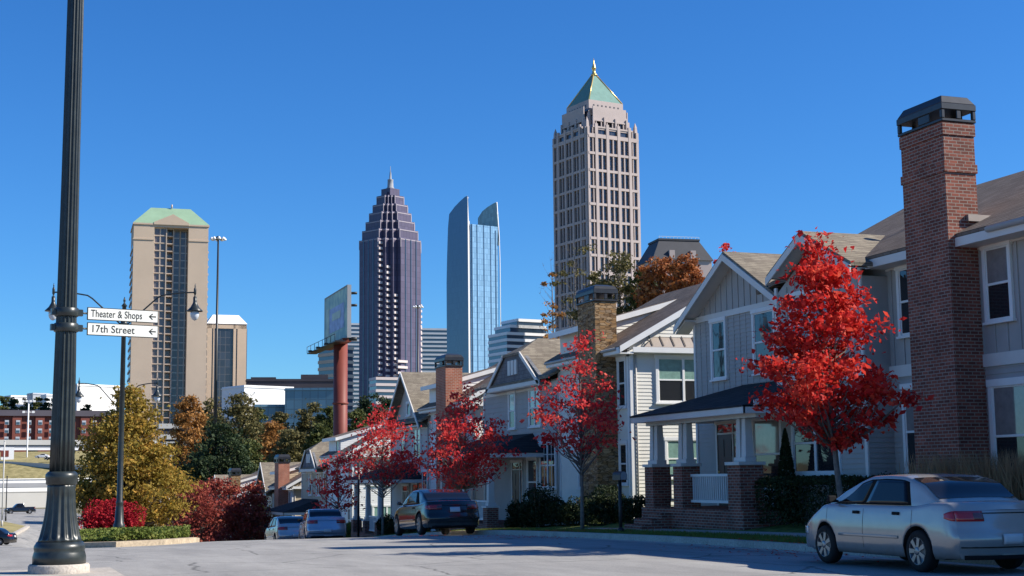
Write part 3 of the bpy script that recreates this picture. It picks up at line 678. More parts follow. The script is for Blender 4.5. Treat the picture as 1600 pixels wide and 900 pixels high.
# ---------------------------------------------------------------- side-lit houses with a chimney on the street front
def house_P(Y, zb, label, side='cream', chim='stone', cm=None, detail=True, length=6.6, depth=9, up='curtain', rnd=True, body='shingle_b', x=XF):
    R = empty('row_house', (x, Y, zb), label, 'house', 'row houses along the street')
    core = MB(); core.box(.0, depth, .0, length, -1.5, 6.4)
    s = .56; ez = 6.42; rx = depth/2; rz = ez+s*(rx+.5)
    core.add([(0, .0, 6.4), (depth, .0, 6.4), (rx, .0, rz-.12), (0, length, 6.4), (depth, length, 6.4), (rx, length, rz-.12)], [(0,1,2), (3,5,4)])
    core.build('wall', M[side], R)
    Pf, Ps = mp_('x', 0), mp_('y', 0)
    sd = MB(); h = .125 if detail else .3
    lap(sd, Pf, lambda z: (.0, length), -.5, 6.3, h); lap(sd, Ps, lambda z: (0, depth), -.5, 6.3, h)
    lap(sd, Ps, lambda z: (max(0, (z-6.3)/s), min(depth, depth-(z-6.3)/s)), 6.3, rz-.2, h)
    sd.build('lap_siding', M[side], R, fix=False)
    t = MB(); wbox(t, Pf, -.0, .12, 0, .05, -.5, 6.3); wbox(t, Ps, 0, .13, 0, .05, -.5, 6.3); wbox(t, Pf, length-.12, length, 0, .05, -.5, 6.3)
    wbox(t, Pf, 0, length, 0, .05, 6.1, 6.35)
    ov = .34
    board(t, (-.5, -ov, ez), (rx, -ov, rz), .22, .05, (0, -1, 0)); board(t, (rx, -ov, rz), (depth+.5, -ov, ez), .22, .05, (0, -1, 0))
    t.box(-.5, .02, -ov, length, ez-.26, ez-.22); t.box(-.53, -.48, -ov, length, ez-.24, ez-.04)
    t.build('trim', M['white'], R)
    roof(R, [[(-.52, -ov, ez), (rx, -ov, rz), (rx, length+.2, rz), (-.52, length+.2, ez)], [(rx, -ov, rz), (depth+.52, -ov, ez), (depth+.52, length+.2, ez), (rx, length+.2, rz)]], body, .10)
    # shallow shed dormer with its own white rake
    y0, y1 = 2.9, length-.3; zd = 7.50; sd2 = .287; xr = rx+.2
    zr = zd+sd2*(xr+.35)
    dw = MB(); dw.add([(-.05, y0, 6.2), (xr, y0, 6.2), (xr, y0, zr-.15), (-.05, y0, zd-.05), (-.05, y1, 6.2), (xr, y1, 6.2), (xr, y1, zr-.15), (-.05, y1, zd-.05)], [(0,1,2,3), (4,7,6,5), (0,3,7,4), (1,5,6,2), (3,2,6,7), (0,4,5,1)])
    dw.build('dormer_wall', M[side], R)
    dl = MB(); lap(dl, mp_('y', y0), lambda z: (max(-.05, (z-zd)/sd2-.3), xr), 6.6, zr-.2, h); dl.build('dormer_siding', M[side], R, fix=False)
    roof(R, [[(-.4, y0-.14, zd), (xr, y0-.14, zr), (xr, y1+.2, zr), (-.4, y1+.2, zd)]], body, .08, 'dormer_roof')
    t2 = MB(); board(t2, (-.42, y0-.14, zd-.02), (xr, y0-.14, zr-.02), .2, .05, (0, -1, 0)); t2.box(-.46, -.41, y0-.35, y1+.2, zd-.2, zd); wbox(t2, mp_('x', -.05), y0, y0+.1, 0, .04, 6.5, zd-.1); t2.build('dormer_trim', M['white'], R)
    window(R, 'x', -.05, y0+.35, y0+1.0, 6.6, 7.3, rail=False)
    # pent roof with standing seams over the side windows
    pe = MB(); pe.slab([(.45, -.32, 6.42), (depth-.3, -.32, 6.42), (depth-.3, 0, 6.80), (.95, 0, 6.80)], .04); pr = pe.build('pent_roof', M['metalroof'], R)
    se = MB(); a = .75
    while a < depth-.4: se.slab([(a, -.32, 6.45), (a+.03, -.32, 6.45), (a+.03, 0, 6.83), (a, 0, 6.83)], -.03) ; a += .42
    se.build('seam', M['seam'], pr)
    tr = MB(); tr.box(.0, depth-.2, -.36, -.32, 6.22, 6.40); tr.box(-.2, depth-.2, -.32, 0, 6.2, 6.24); tr.build('pent_fascia', M['white'], R)
    window(R, 'y', 0, 1.08, 3.0, 4.55, 6.05, n=2, up=up, lo='glass', case=.11)
    window(R, 'y', 0, 1.35, 3.0, 1.95, 3.2, n=2, up=up, lo=up)
    window(R, 'x', 0, .28, .82, 4.4, 6.0); window(R, 'x', 0, .28, .82, 1.75, 3.1)
    window(R, 'x', 0, 3.6, 4.4, 4.5, 6.0); window(R, 'x', 0, 3.6, 4.6, 1.6, 3.1)
    gutter(R, [(.22, -.06, 6.15), (.22, -.06, -.3)], .035) if detail else None
    gutter(R, [(-.58, -.1, 6.33), (-.58, length, 6.33)], .055)
    if chim: cap_chimney(R, -.8, .02, 1.05, 2.65, -1, 8.75, M[chim], rounded=rnd, band=False)
    return R
# ---------------------------------------------------------------- houses with a gabled street front and a porch
def house_Q(Y, zb, label, kind='clipped', side='greysid', L=8.0, gy0=1.2, gw=6.2, depth=9, wallm='shingle_wall', slope=.62, x=XF, roofm='shingle', main=True):
    R = empty('row_house', (x, Y, zb), label, 'house', 'row houses along the street')
    core = MB(); core.box(0, depth, 0, L, -1.5, 6.1)
    g0, g1 = gy0, gy0+gw; gc = (g0+g1)/2; hw = gw/2; ez = 6.15; pk = ez+slope*hw
    core.build('wall', M[side], R)
    Pf = mp_('x', 0); sd = MB(); lap(sd, Pf, lambda z: (0, L), -.5, 6.1, .2); lap(sd, mp_('y', 0), lambda z: (0, depth), -.5, 6.1, .2); sd.build('lap_siding', M[side], R, fix=False)
    cz = 7.38 if kind == 'clipped' else pk; ch = (pk-cz)/slope
    xo = -.5
    gm = MB()
    face = [(xo+.08, g0-.2, ez), (xo+.08, g1+.2, ez), (xo+.08, gc+ch, cz-.02), (xo+.08, gc-ch, cz-.02)] if ch > 0 else [(-.03, g0, ez), (-.03, g1, ez), (-.03, gc, cz-.02)]
    gm.slab(face, (.15, 0, 0)); gm.build('gable_wall', M[wallm] if kind == 'clipped' else M[side], R)
    xi = ch/ .9 if ch > 0 else 0
    e = .25
    a = (xo, g0-e, ez-e*slope); b = (xo, g1+e, ez-e*slope)
    bk = depth-.5
    if ch > 0:
        s1 = [a, (xo, gc-ch, cz), (xo+xi, gc, pk), (bk, gc, pk), (bk, g0-e, ez-e*slope)]
        s2 = [b, (xo, gc+ch, cz), (xo+xi, gc, pk), (bk, gc, pk), (bk, g1+e, ez-e*slope)]
        roof(R, [s1, s2, [(xo, gc-ch, cz), (xo+xi, gc, pk), (xo, gc+ch, cz)]], roofm, .1, 'gable_roof')
    else:
        roof(R, [[a, (xo, gc, pk), (bk, gc, pk), (bk, g0-e, ez-e*slope)], [b, (xo, gc, pk), (bk, gc, pk), (bk, g1+e, ez-e*slope)]], roofm, .1, 'gable_roof')
    t = MB()
    board(t, a, (xo, gc-ch, cz), .18, .05, (-1, 0, 0)); board(t, b, (xo, gc+ch, cz), .18, .05, (-1, 0, 0))
    if kind == 'clipped': t.box(xo-.05, xo+.02, g0-.2, g1+.2, ez-.22, ez-.06)
    t.box(xo, .0, g0-.2, g1+.2, ez-.25, ez-.2); wbox(t, Pf, 0, L, .0, .05, 5.8, 6.02)
    wbox(t, Pf, 0, .12, 0, .05, -.5, 5.8); wbox(t, Pf, L-.12, L, 0, .05, -.5, 5.8)
    t.build('bargeboard', M['trim'], R)
    if kind == 'clipped':
        v = MB(); 
        for i in range(3): v.box(xo+.02, xo+.08, gc-.55+i*.4, gc-.25+i*.4, 6.5, 7.1)
        v.build('louvre', M['trim'], R)
    else: window(R, 'x', -.03, gc-.3, gc+.3, 6.6, 7.2, rail=False)
    # main roof parallel to the street, behind the gable, towards the near side
    if main:
        rx = depth/2; zr = 6.2+.5*(rx+.4)
        roof(R, [[(-.5, -.1, 6.2), (rx, -.1, zr), (rx, L+.1, zr), (-.5, L+.1, 6.2)], [(depth+.5, -.1, 6.2), (rx, -.1, zr), (rx, L+.1, zr), (depth+.5, L+.1, 6.2)]], roofm, .1)
        ge = MB(); ge.add([(0, .02, 6.1), (depth, .02, 6.1), (rx, .02, zr-.1)], [(0,1,2)]); ge.build('gable_end', M[side], R)
    window(R, 'x', 0, gc-2.1, gc-.9, 4.35, 5.8, n=2, up='curtain2'); window(R, 'x', 0, gc+.9, gc+1.6, 4.35, 5.8, up='curtain2'); 
    if gy0 > 1.2: window(R, 'x', 0, .35, 1.1, 4.7, 5.8)
    window(R, 'x', 0, .5, 2.1, 1.9, 3.6, n=2, grid=True)
    door(R, 'x', 0, gc+.4, gc+1.3, .5, 2.6)
    window(R, 'x', 0, gc-1.6, gc-.6, 1.2, 3.0)
    gutter(R, [(-.07, .2, 5.8), (-.07, .2, -.3)], .035)
    # porch
    q0, q1 = gc-2.0, L-.2; px = -2.2
    f = MB(); f.box(px-.1, 0, q0, q1, -1, .5); f.build('porch_floor', M['brick'], R)
    for yy in (q0+.25, (q0+q1)/2, q1-.25):
        pier(R, px+.15, yy, -.9, 1.2, .24); column(R, px+.15, yy, 1.2, 3.1, .13)
    railing(R, (px+.15, q0+.5, 0), (px+.15, (q0+q1)/2-.25, 0), .62, 1.4)
    roof(R, [[(px-.4, q0-.4, 3.3), (px-.4, q1+.3, 3.3), (0.05, q1-.3, 4.08), (.05, q0+.9, 4.08)], [(px-.4, q0-.4, 3.3), (.05, q0-.4, 3.3), (.05, q0+.9, 4.08)], [(px-.4, q1+.3, 3.3), (.05, q1+.3, 3.3), (.05, q1-.3, 4.08)]], 'shingle_dark', .05, 'porch_roof')
    tb = MB(); tb.box(px-.38, px-.33, q0-.38, q1+.28, 3.08, 3.28); tb.box(px-.38, 0, q0-.38, q0-.33, 3.08, 3.28); tb.box(px, px+.3, q0, q1, 2.98, 3.22); tb.build('porch_beam', M['trim'], R)
    return R
house_P(45.35, -.6, 'cream sided house with stacked stone chimney and bronze metal pent roof', chim='stone')
house_Q(51.9, -.9, 'grey house with clipped shingled gable, left of the stone chimney', 'clipped', L=9.2, gy0=1.1, gw=6.1)
house_P(63.3, -1.55, 'white sided house with orange brick chimney beside the dark clipped gable', side='white', chim='brick2', rnd=True)
house_Q(69.6, -1.9, 'pale grey house with steep pointed gable, left of the orange chimney', 'pointed', side='bluesid', L=7.6, gy0=.6, gw=6.4, slope=.85)
house_P(86.5, -3.5, 'white sided house low on the hill behind the sparse red sapling', side='white', chim=None, rnd=False)
house_Q(93.2, -4.0, 'brown grey house with dark clipped gable behind thin red saplings', 'clipped', side='tansid', L=8.5, gy0=1.6, gw=5.2, slope=.7)
house_P(105.4, -5.5, 'tan house with plain red brick chimney above the red myrtles', side='tansid', chim='brick2', rnd=False)
house_Q(112.5, -5.7, 'tan house with pointed gable just left of the far brick chimney', 'pointed', side='tansid', L=8, gy0=.8, gw=5.2, slope=.9)
house_P(128, -6.3, 'white house roofs with long pale rakes beyond the red shrubs', side='white', chim='stone', rnd=False)
house_Q(138, -6.3, 'brown roofed house at the bottom of the hill, farthest of the row', 'pointed', side='bluesid', L=8, gy0=.8, gw=5.2, slope=.8)

# ================================================================== TOWERS AND FAR BUILDINGS
GB = 8.0   # ground level of the far ridge, everything is sunk a little below it
def place(px, D, z=None):
    p = atD(px, 700, D); return Vector((p.x, p.y, (z if z is not None else H(p.x, p.y)+far_rise(p.x, p.y))))
def hgt(px, py, D): return atD(px, py, D).z
def facing(px, deg):
    """z rotation so that local -Y faces the camera, then turned deg to the right"""
    b = YAW + math.atan((px-800)/2269.0); return -b + radians(deg)

# --- tan slab tower at the left, green hipped roof
def tan_tower():
    D = 620; p = place(261, D); R = empty('tower', p, 'tan tower with green hipped roof and dark central window bay', 'tower', None, facing(261, 4))
    zt = hgt(261, 350, D)-p.z; w = 15.9; d = 24
    b = MB(); b.box(-w, -7.2, 0, d, -6, zt); b.box(7.4, w, 0, d, -6, zt); b.box(-7.2, 7.4, 6.5, d, -6, zt)
    b.box(-7.2, 7.4, 0, 6.5, zt-1.6, zt); b.box(-w-.3, -7.2, -.3, 0, zt-7.4, zt-6.8); b.box(7.4, w+.3, -.3, 0, zt-7.4, zt-6.8); b.box(-w-.4, w+.4, -.4, d+.3, zt-.7, zt)
    b.box(-7.2, -1.9, 2.0, 6.5, -6, zt-1.6)
    b.build('wall', M['tan'], R)
    g = MB(); g.box(-7.2, -1.9, 1.85, 2.0, -6, zt-1.6); g.box(-1.9, 7.4, 6.3, 6.5, -6, zt-1.6); g.box(w, w+.15, 3, d-3, -6, zt-9); g.box(-w-.15, -w, 3, d-3, -6, zt-9)
    gl = g.build('glazing', M['mullglass'], R)
    mu = MB(); nfl = int(zt/3.3)
    for x in (-7.2, -4.6, -1.95): mu.box(x-.22, x+.22, 1.0 if x > -2.5 else 1.4, 2.0, -6, zt-1.6)
    for x in (1.2, 4.3): mu.box(x-.25, x+.25, 3.0 if x < 2 else 5.5, 6.4, -6, zt-1.6)
    for i in range(nfl):
        z = zt-2-i*3.3; mu.box(-7.2, -1.9, 1.3, 1.9, z, z+.45); mu.box(-1.9, 1.2, 2.4, 6.4, z, z+.4)
        if i > 2:
            mu.box(w, w+.5, 3, d-3, z, z+.9); mu.box(-w-.5, -w, 3, d-3, z, z+.9)
    mu.build('balcony_slab', M['lighttan'], R)
    r = MB(); rh = hgt(261, 320, D)-p.z-zt
    a = [(-w-.4, -.4, zt), (w+.4, -.4, zt), (w+.4, d+.3, zt), (-w-.4, d+.3, zt), (-8.4, 9, zt+rh), (8.8, 9, zt+rh), (8.8, 15, zt+rh), (-8.4, 15, zt+rh)]
    r.add(a, [(0,1,5,4), (1,2,6,5), (2,3,7,6), (3,0,4,7), (4,5,6,7)]); 
    r.build('roof', M['copper2'], R)
    q = MB(); q.slab([(-7.5, -.55, zt-.5), (7.5, -.55, zt-.5), (7.5, -.55, zt+.5), (.6, -.55, zt+rh*.5), (-7.5, -.55, zt+.5)], (0, 4.5, 0)); q.tube([(.6, 8.5, zt+rh), (.6, 8.5, zt+rh+1.6)], .35, 5); q.build('gable_wall', M['tan'], R, fix=False)
tan_tower()
# --- its shorter neighbour
def short_tower():
    D = 660; p = place(352, D); R = empty('tower', p, 'short tan tower with white roof beside the tall tan one', 'tower', None, facing(352, 8))
    zt = hgt(352, 506, D)-p.z; w = 9.0; d = 18
    b = MB(); b.box(-w+.6, w-.6, .8, d, -6, zt); 
    for x0, x1 in ((-w, -w+2.2), (-w+2.8, -w+3.3), (3.0, 4.2), (4.8, w)): b.box(x0, x1, 0, 1.2, -6, zt)
    b.box(-w, w, 0, 1.2, zt-2.2, zt); b.box(w-.3, w+.3, 5, 12, -6, zt-3); b.build('wall', M['tan'], R)
    g = MB(); g.box(-w+2, 5, .55, .8, -6, zt-2.2); g.box(w+.3, w+.45, 1.5, d-1, -6, zt-2); g.build('glazing', M['towerglass'], R)
    r = MB(); r.taper(0, d/2, zt, zt+4.6, w+.3, d/2+.3, w*.66, d*.25); r.build('roof', M['whitebig'], R)
    o = MB(); o.box(-1.6, 1.6, 2.3, 4, zt+1.2, zt+2.3); o.build('roof_vent', M['darkroof'], R)
short_tower()

# --- tall tower with the gilded green pyramid
def pyramid_tower():
    D = 870; p = place(939, D); R = empty('tower', p, 'tallest tower, rose stone with green pyramid and gold spire', 'tower', None, facing(938, 34))
    # local frame: right lit face is -Y, shaded left face is -X
    hz = lambda py: hgt(935, py, D)-p.z
    w = 19.3; zt = hz(213); 
    core = MB(); core.box(-w+.7, w-.7, -w+.7, w-.7, -6, zt); core.box(-12.3, 12.3, -12.3, 12.3, zt, hz(178)); core.build('glazing', M['towerglass'], R)
    st = MB()
    def both(fn):
        for k in range(4): fn(k)
    def wb(k, a0, a1, o0, o1, z0, z1, ww=None):
        W = ww or w
        for_pts = {0: (a0, a1, -W-o1, -W-o0), 1: (W+o0, W+o1, a0, a1), 2: (-a1, -a0, W+o0, W+o1), 3: (-W-o1, -W-o0, -a1, -a0)}[k]
        st.box(*for_pts, z0, z1)
    sg_ = MB()
    def wbg(k, a0, a1, o0, o1, z0, z1):
        W = w; sg_.box(*{0: (a0, a1, -W-o1, -W-o0), 1: (W+o0, W+o1, a0, a1), 2: (-a1, -a0, W+o0, W+o1), 3: (-W-o1, -W-o0, -a1, -a0)}[k], z0, z1)
    def wbg2(k, a):
        z0 = hz(178)+.5; z1 = z0+1.7; wq = MB(); wq.box(*{0: (a-.45, a+.45, -12.75, -12.6), 1: (12.6, 12.75, a-.45, a+.45), 2: (a-.45, a+.45, 12.6, 12.75), 3: (-12.75, -12.6, a-.45, a+.45)}[k], z0, z1); wq.build('window', M['brownsp'], R)
    bays = [-w+.1, -12.2, -4.1, 4.1, 12.2, w-1.5]
    for k in range(4):
        for a in (-12.2, -4.1, 4.1, 12.2): wb(k, a-1.0, a+1.0, -.7, .55, -6, zt+2.5)
        for a in (-8.15, 0, 8.15): wb(k, a-.38, a+.38, -.7, .25, -6, zt-5)
        for a in (-14.6, 14.6): wb(k, a-.3, a+.3, -.7, .1, -6, zt)
        wb(k, -w+.71, -w+2.2, -.7, .2, -6, zt); wb(k, w-2.2, w-.71, -.7, .2, -6, zt)
        z = zt-5; i = 0
        while z > -2:
            if i % 3: wbg(k, -w+2.2, w-2.2, -.7, -.62, z-.7, z)
            if i % 3 == 0: wb(k, -w+1.5, w-1.5, -.71, .40, z-1.3, z+.25)
            z -= 3.45; i += 1
        wb(k, -w+.7, w-.7, -.7, .35, zt-5, zt-3.9)
        for a in (-8.15, 0, 8.15):
            wb(k, a-3.1, a+3.1, -.7, -.1, zt-1.0, zt)
        wb(k, -14.6, 14.6, -.7, .3, zt, zt+1.0)
        for a in (-12.2, -4.1, 4.1, 12.2):
            wb(k, a-.55, a+.55, -3.6, -2.2, zt+1, zt+7.8)
        for a in (-10, -6.2, -2, 2, 6.2, 10): wb(k, a-.35, a+.35, -3.6, -2.9, zt+1, zt+5)
        wb(k, -12.2, 12.2, -3.6, -3.0, zt+5, hz(178))
        wb(k, -12.2, 12.2, -3.6, -2.6, zt+5, zt+5.8)
    st.box(-12.6, 12.6, -12.6, 12.6, hz(178)-.5, hz(166))
    for k in (0, 3, 1, 2):
        for a in (-9, -6, -3, 0, 3, 6, 9): wbg2(k, a)
    for sx in (-1, 1):
        for sy in (-1, 1):
            st.taper(sx*(w-1.6), sy*(w-1.6), zt, zt+3.5, 1.0, 1.0, .8, .8); st.taper(sx*(w-1.6), sy*(w-1.6), zt+3.5, zt+6.5, .8, .8, .05, .05)
            st.taper(sx*13.4, sy*13.4, zt+1, zt+9, .9, .9, .8, .8); st.taper(sx*13.4, sy*13.4, zt+9, zt+12, .8, .8, .05, .05)
    st.build('stone_frame', M['pinkgran'], R); sg_.build('dark_spandrel', M['brownsp'], R)
    r = MB(); zp, za = hz(166), hz(117); r.taper(0, 0, zp, za, 12.2, 12.2, .8, .8); r.build('roof', M['copper'], R)
    for sx in (-1, 1):
        for sy in (-1, 1):
            gmb = MB(); gmb.tube([(sx*12.3, sy*12.3, zp), (sx*.9, sy*.9, za)], .42, 5); gmb.build('ridge_trim', M['goldm'], R)
    sp = MB(); sp.lathe([(1.9, 0), (1.9, 1.0), (1.1, 1.3), (1.0, 4.2), (1.5, 4.5), (1.3, 5.4), (.8, 6.5), (.35, 9), (.05, 11.5)], 12, (0, 0, za-.6)); sp.build('spire', M['goldm'], R)
pyramid_tower()

# --- dark stepped tower with a spire
def stepped_tower():
    D = 1010; p = place(610, D); R = empty('tower', p, 'dark purple stepped tower with needle spire behind the billboard', 'tower', None, facing(610, 43))
    hz = lambda py: hgt(610, py, D)-p.z
    pp = MB(); b = MB(); tops = [hz(378), hz(363), hz(349), hz(335), hz(322), hz(308)]; hs = [20.8, 18.8, 16.5, 14.2, 11.8, 9.2]
    prev = -6
    for zt, h in zip(tops, hs):
        for (a, c) in ((h, h*.46), (h*.82, h*.64)):
            e = .02*a; pp.box(-a-.15, a+.15, -c-.15, c+.15, zt-1.6, zt-.9); pp.box(-c-.16, c+.16, -a-.15, a+.15, zt-1.61, zt-.91)
            for sx in (-1, 1):
                for sy in (-1, 1): pp.box(sx*a-.22, sx*a+.22, sy*c-.22, sy*c+.22, zt-7, zt-.4); pp.box(sx*c-.22, sx*c+.22, sy*a-.22, sy*a+.22, zt-7.01, zt-.41)
            b.box(-a, a, -c, c, prev-1, zt-e*1.2); b.box(-c-.01, c+.01, -a-.01, a+.01, prev-1, zt-e*1.2-.03)
        prev = zt
    b.box(-4.6, 4.6, -4.6, 4.6, prev-2, hz(296)); b.box(-6, 6, -2.5, 2.5, prev-2, hz(302))
    b.build('wall', M['promglass'], R); pp.build('parapet', M['mauve'], R)
    f = MB()      # slim vertical fins and dark joints on the two broad faces
    h = 20.8
    for k in (-1, 1):
        for a in (-5, 0, 5): f.box(a-.35, a+.35, k*h-.3, k*h+.3, -6, tops[0]-1); f.box(k*h-.3, k*h+.3, a-.35, a+.35, -6, tops[0]-1)
    f.build('fin', M['officeglass'], R)
    s = MB()
    def col(x0, x1, y, ztop, zbot, out=1.2):
        z = ztop
        while z > zbot: s.box(x0, x1, y-out, y+.3, z-1.7, z); z -= 4.0
    zt = tops[0]
    col(-h*.995, -h*.835, -h*.46, zt-3, 0); col(-h*.815, -h*.655, -h*.64, zt-20, 22); col(-h*.635, -h*.475, -h*.82, zt-40, 0)
    col(h*.475, h*.635, -h*.82, zt-60, 0); col(h*.83, h*.995, -h*.46, zt-44, 0)
    col(-h*.635, -h*.2, -h-.01, zt-86, 60); col(-h*.46, h*.46, -h-.02, 46, 0)
    col(h*.655, h*.815, -h*.64, 60, 0)
    s.build('spandrel', M['promlit'], R)
    sp = MB(); z0 = hz(296); sp.lathe([(2.8, -1), (2.8, 2.0), (2.2, 2.5), (2.0, 7.5), (2.2, 8), (.9, 8.5), (.6, 13), (.3, 14), (.12, 18)], 10, (0, 0, z0-1)); sp.build('spire', M['greycon'], R)
stepped_tower()

# --- blue glass tower with two sails
def sail_tower():
    D = 1060; p = place(741, D); R = empty('tower', p, 'blue glass tower with two raised curved glass fins', 'tower', None, facing(741, 33))
    hz = lambda py: hgt(741, py, D)-p.z
    w, d = 13.5, 13.5; zt = hz(356)
    b = MB(); b.box(-w+2.8, w, -d, d, -6, zt); b.box(-w+1.2, -w+2.8, -d+5, d, -6, zt-8); b.build('wall', M['peachglass'], R)
    s = MB()
    def sail(x, y0, y1, prof, th):
        """wall in the plane x=const, outline given as (t, z)"""
        pts = [(x, y0+(y1-y0)*t, z) for t, z in prof]; s.slab(pts, (th, 0, 0))
    zl = [(0, -6), (1, -6), (1.0, hz(440)), (.97, hz(400)), (.92, hz(355)), (.86, hz(334)), (.6, hz(325)), (.35, hz(319)), (.12, hz(314.5)), (.02, hz(314)), (0.0, hz(330))]
    sail(-w-.6, -d-1.6, d+1, zl, 1.0)
    s.build('fin', M['peachshade'], R)
    e = MB(); e.slab([(-w-.6, -d-1.9, -6), (-w+.7, -d-1.9, -6), (-w+.7, -d-1.9, hz(370)), (-w-.6, -d-1.9, hz(313))], (0, .3, 0))
    e.build('edge_trim', M['whitebig'], R)
    s2 = MB();     s2.slab([(w+.1, -d-.6, zt-14), (w+.1, d, zt-14), (w+.1, d, hz(334)), (w+.1, d*.55, hz(325)), (w+.1, 0, hz(320.5)), (w+.1, -d+5, hz(317.5)), (w+.1, -d+2.2, hz(317)), (w+.1, -d+.6, hz(336))], (.9, 0, 0)); s2.build('fin', M['sail'], R)
    e2 = MB(); e2.tube([(w+.9, -d-.7, -6), (w+1.2, -d-.7, zt-30), (w+.9, -d-.5, zt-8), (w+.5, -d+1.6, hz(317))], .38, 5); e2.build('edge_trim', M['whitebig'], R)
    m = MB()
    for x in (-w+4, ): m.box(x-.3, x+.3, -d-.5, -d, -6, zt)
    for x in (-5, 1, 7): m.box(x-.12, x+.12, -d-.3, -d, -6, zt)
    m.box(w-2.4, w-1.6, -d-.25, -d, -6, zt-3); m.build('mullion', M['peachshade'], R)
    c = MB(); c.tube([(-w+.2, -d-1.5, hz(366)), (-w+3, -d+2, hz(352)), (-w+.2, -d+4, hz(340)), (-w-.2, -d-1.7, hz(316))], .35, 5); c.build('truss', M['whitebig'], R)
sail_tower()

# --- office block behind with dark slate mansard, to the right of the tall tower
def mansard():
    D = 520; p = place(1061, D); R = empty('building', p, 'building top with dark slate mansard roof and railing', 'building', None, facing(1061, 20))
    hz = lambda py: hgt(1061, py, D)-p.z
    b = MB(); b.box(-11, 11, -9, 9, -6, hz(410)); b.build('wall', M['pinkgran'], R)
    r = MB(); r.taper(0, 0, hz(412), hz(380), 11.6, 9.6, 7.6, 5.6); r.taper(0, 0, hz(380), hz(377), 7.9, 5.9, 7.9, 5.9); r.build('roof', M['slate'], R)
    q = MB()
    for i in range(12): q.box(-7.6+i*1.38, -7.5+i*1.38, -5.7, -5.6, hz(377), hz(373.5))
    q.box(-7.7, 7.7, -5.7, -5.6, hz(374), hz(373.5)); q.build('railing', M['white'], R)
    for x in (-4, 4): dm = MB(); dm.box(x-1, x+1, -9.2, -7, hz(409), hz(397)); dm.build('dormer', M['pinkgran'], R)
mansard()
# --- banded office blocks seen low between the towers
def banded(px, D, w, d, top, rot, label, floors=4.0, bands='officeband', glass='officeglass', steps=(), name='building'):
    p = place(px, D); R = empty(name, p, label, 'building', None, facing(px, rot)); zt = hgt(px, top, D)-p.z
    g = MB(); g.box(-w/2, w/2, 0, d, -6, zt-.6)
    b = MB(); z = zt
    while z > 0: b.box(-w/2-.4, w/2+.4, -.4, d+.4, z-floors*.45, z); z -= floors
    for (x0, x1, t2) in steps:
        z2 = hgt(px, t2, D)-p.z; g.box(x0, x1, 2, d-2, zt-.6, z2-.6); z = z2
        while z > zt+1: b.box(x0-.4, x1+.4, 1.6, d-1.6, z-floors*.45, z); z -= floors
    g.build('glazing', M[glass], R); b.build('spandrel', M[bands], R); return R
banded(680, 1350, 34, 22, 513, 10, 'blue grey banded office block between the dark and glass towers')
banded(828, 900, 31, 24, 520, 30, 'stepped white and glass office block with terraces', 4.0, 'whitebig', steps=((-12, 14, 508), (-7, 12, 498)))
banded(556, 1400, 26, 20, 505, 10, 'distant grey block glimpsed beside the billboard pole')
banded(536, 860, 15, 14, 541, 40, 'narrow striped cream office building behind the red billboard pole', 4.2, 'lighttan', 'officeglass')
banded(497, 900, 22, 14, 599, 12, 'low cream concrete parking building with dark openings', 3.4, 'lighttan', 'darkroof')
banded(640, 950, 46, 14, 590, 20, 'cream banded podium building at the foot of the dark tower', 4.0, 'promlit', 'officeglass')
banded(848, 620, 9, 10, 590, 20, 'small grey block behind the roofs below the tall tower')
# podium pieces
def blk(px, D, w, d, ytop, m, label, rot=0, name='building', roofm=None, slopey=0, parts=()):
    p = place(px, D); R = empty(name, p, label, 'building', None, facing(px, rot)); zt = hgt(px, ytop, D)-p.z
    b = MB(); b.add([(-w/2, 0, -6), (w/2, 0, -6), (w/2, d, -6), (-w/2, d, -6), (-w/2, 0, zt), (w/2, 0, zt-slopey), (w/2, d, zt-slopey), (-w/2, d, zt)], [(0,3,2,1),(4,5,6,7),(0,1,5,4),(1,2,6,5),(2,3,7,6),(3,0,4,7)])
    b.build('wall', M[m], R)
    c = MB(); c.box(-w/2-.3, w/2+.3, -.3, d+.3, min(zt, zt-slopey)-1.0, min(zt, zt-slopey)-.6); c.build('cornice', M[roofm or m], R)
    for (x0, x1, y0, y1, z0, z1, mm, nm) in parts:
        q = MB(); q.box(x0, x1, y0, y1, zt+z0, zt+z1); q.build(nm, M[mm], R)
    return R
blk(455, 640, 40, 20, 592, 'darkroof', 'dark flat roofed block above the white wall', 0, parts=((-18, -7, 2, 12, 0, .9, 'darkroof', 'plant_room'), (4, 16, 1, 14, 0, 2.0, 'darkroof', 'plant_room')))
blk(420, 600, 24, 18, 603, 'whitebig', 'blank white walled building right of the short tower', 32)
blk(455, 560, 28, 15, 632, 'bldgglass', 'low teal glass building under the white wall', 6, parts=((-14, 10, -.4, 0, -5.2, -4.6, 'officeband', 'sill'),))
blk(484, 545, 19, 15, 606, 'bldgglass', 'blue grey glass box building behind the olive trees', -6)
blk(519, 555, 9, 9, 616, 'bldgglass', 'small blue rounded glass building beside the red pole', 10)
# far left
blk(155, 700, 26, 18, 601, 'whitebig', 'large white blank building beyond the left pole', 34, slopey=0)
blk(92, 840, 16, 14, 616, 'whitebig', 'small white building on the wooded ridge by the pole', 14, parts=((2, 7, 1, 8, 0, 3, 'whitebig', 'plant_room'),))
blk(38, 860, 18, 14, 618, 'whitebig', 'grey and white hilltop building at far left', 20)
blk(62, 850, 10, 10, 614, 'officeband', 'pale grey hilltop block between two white ones', 20)
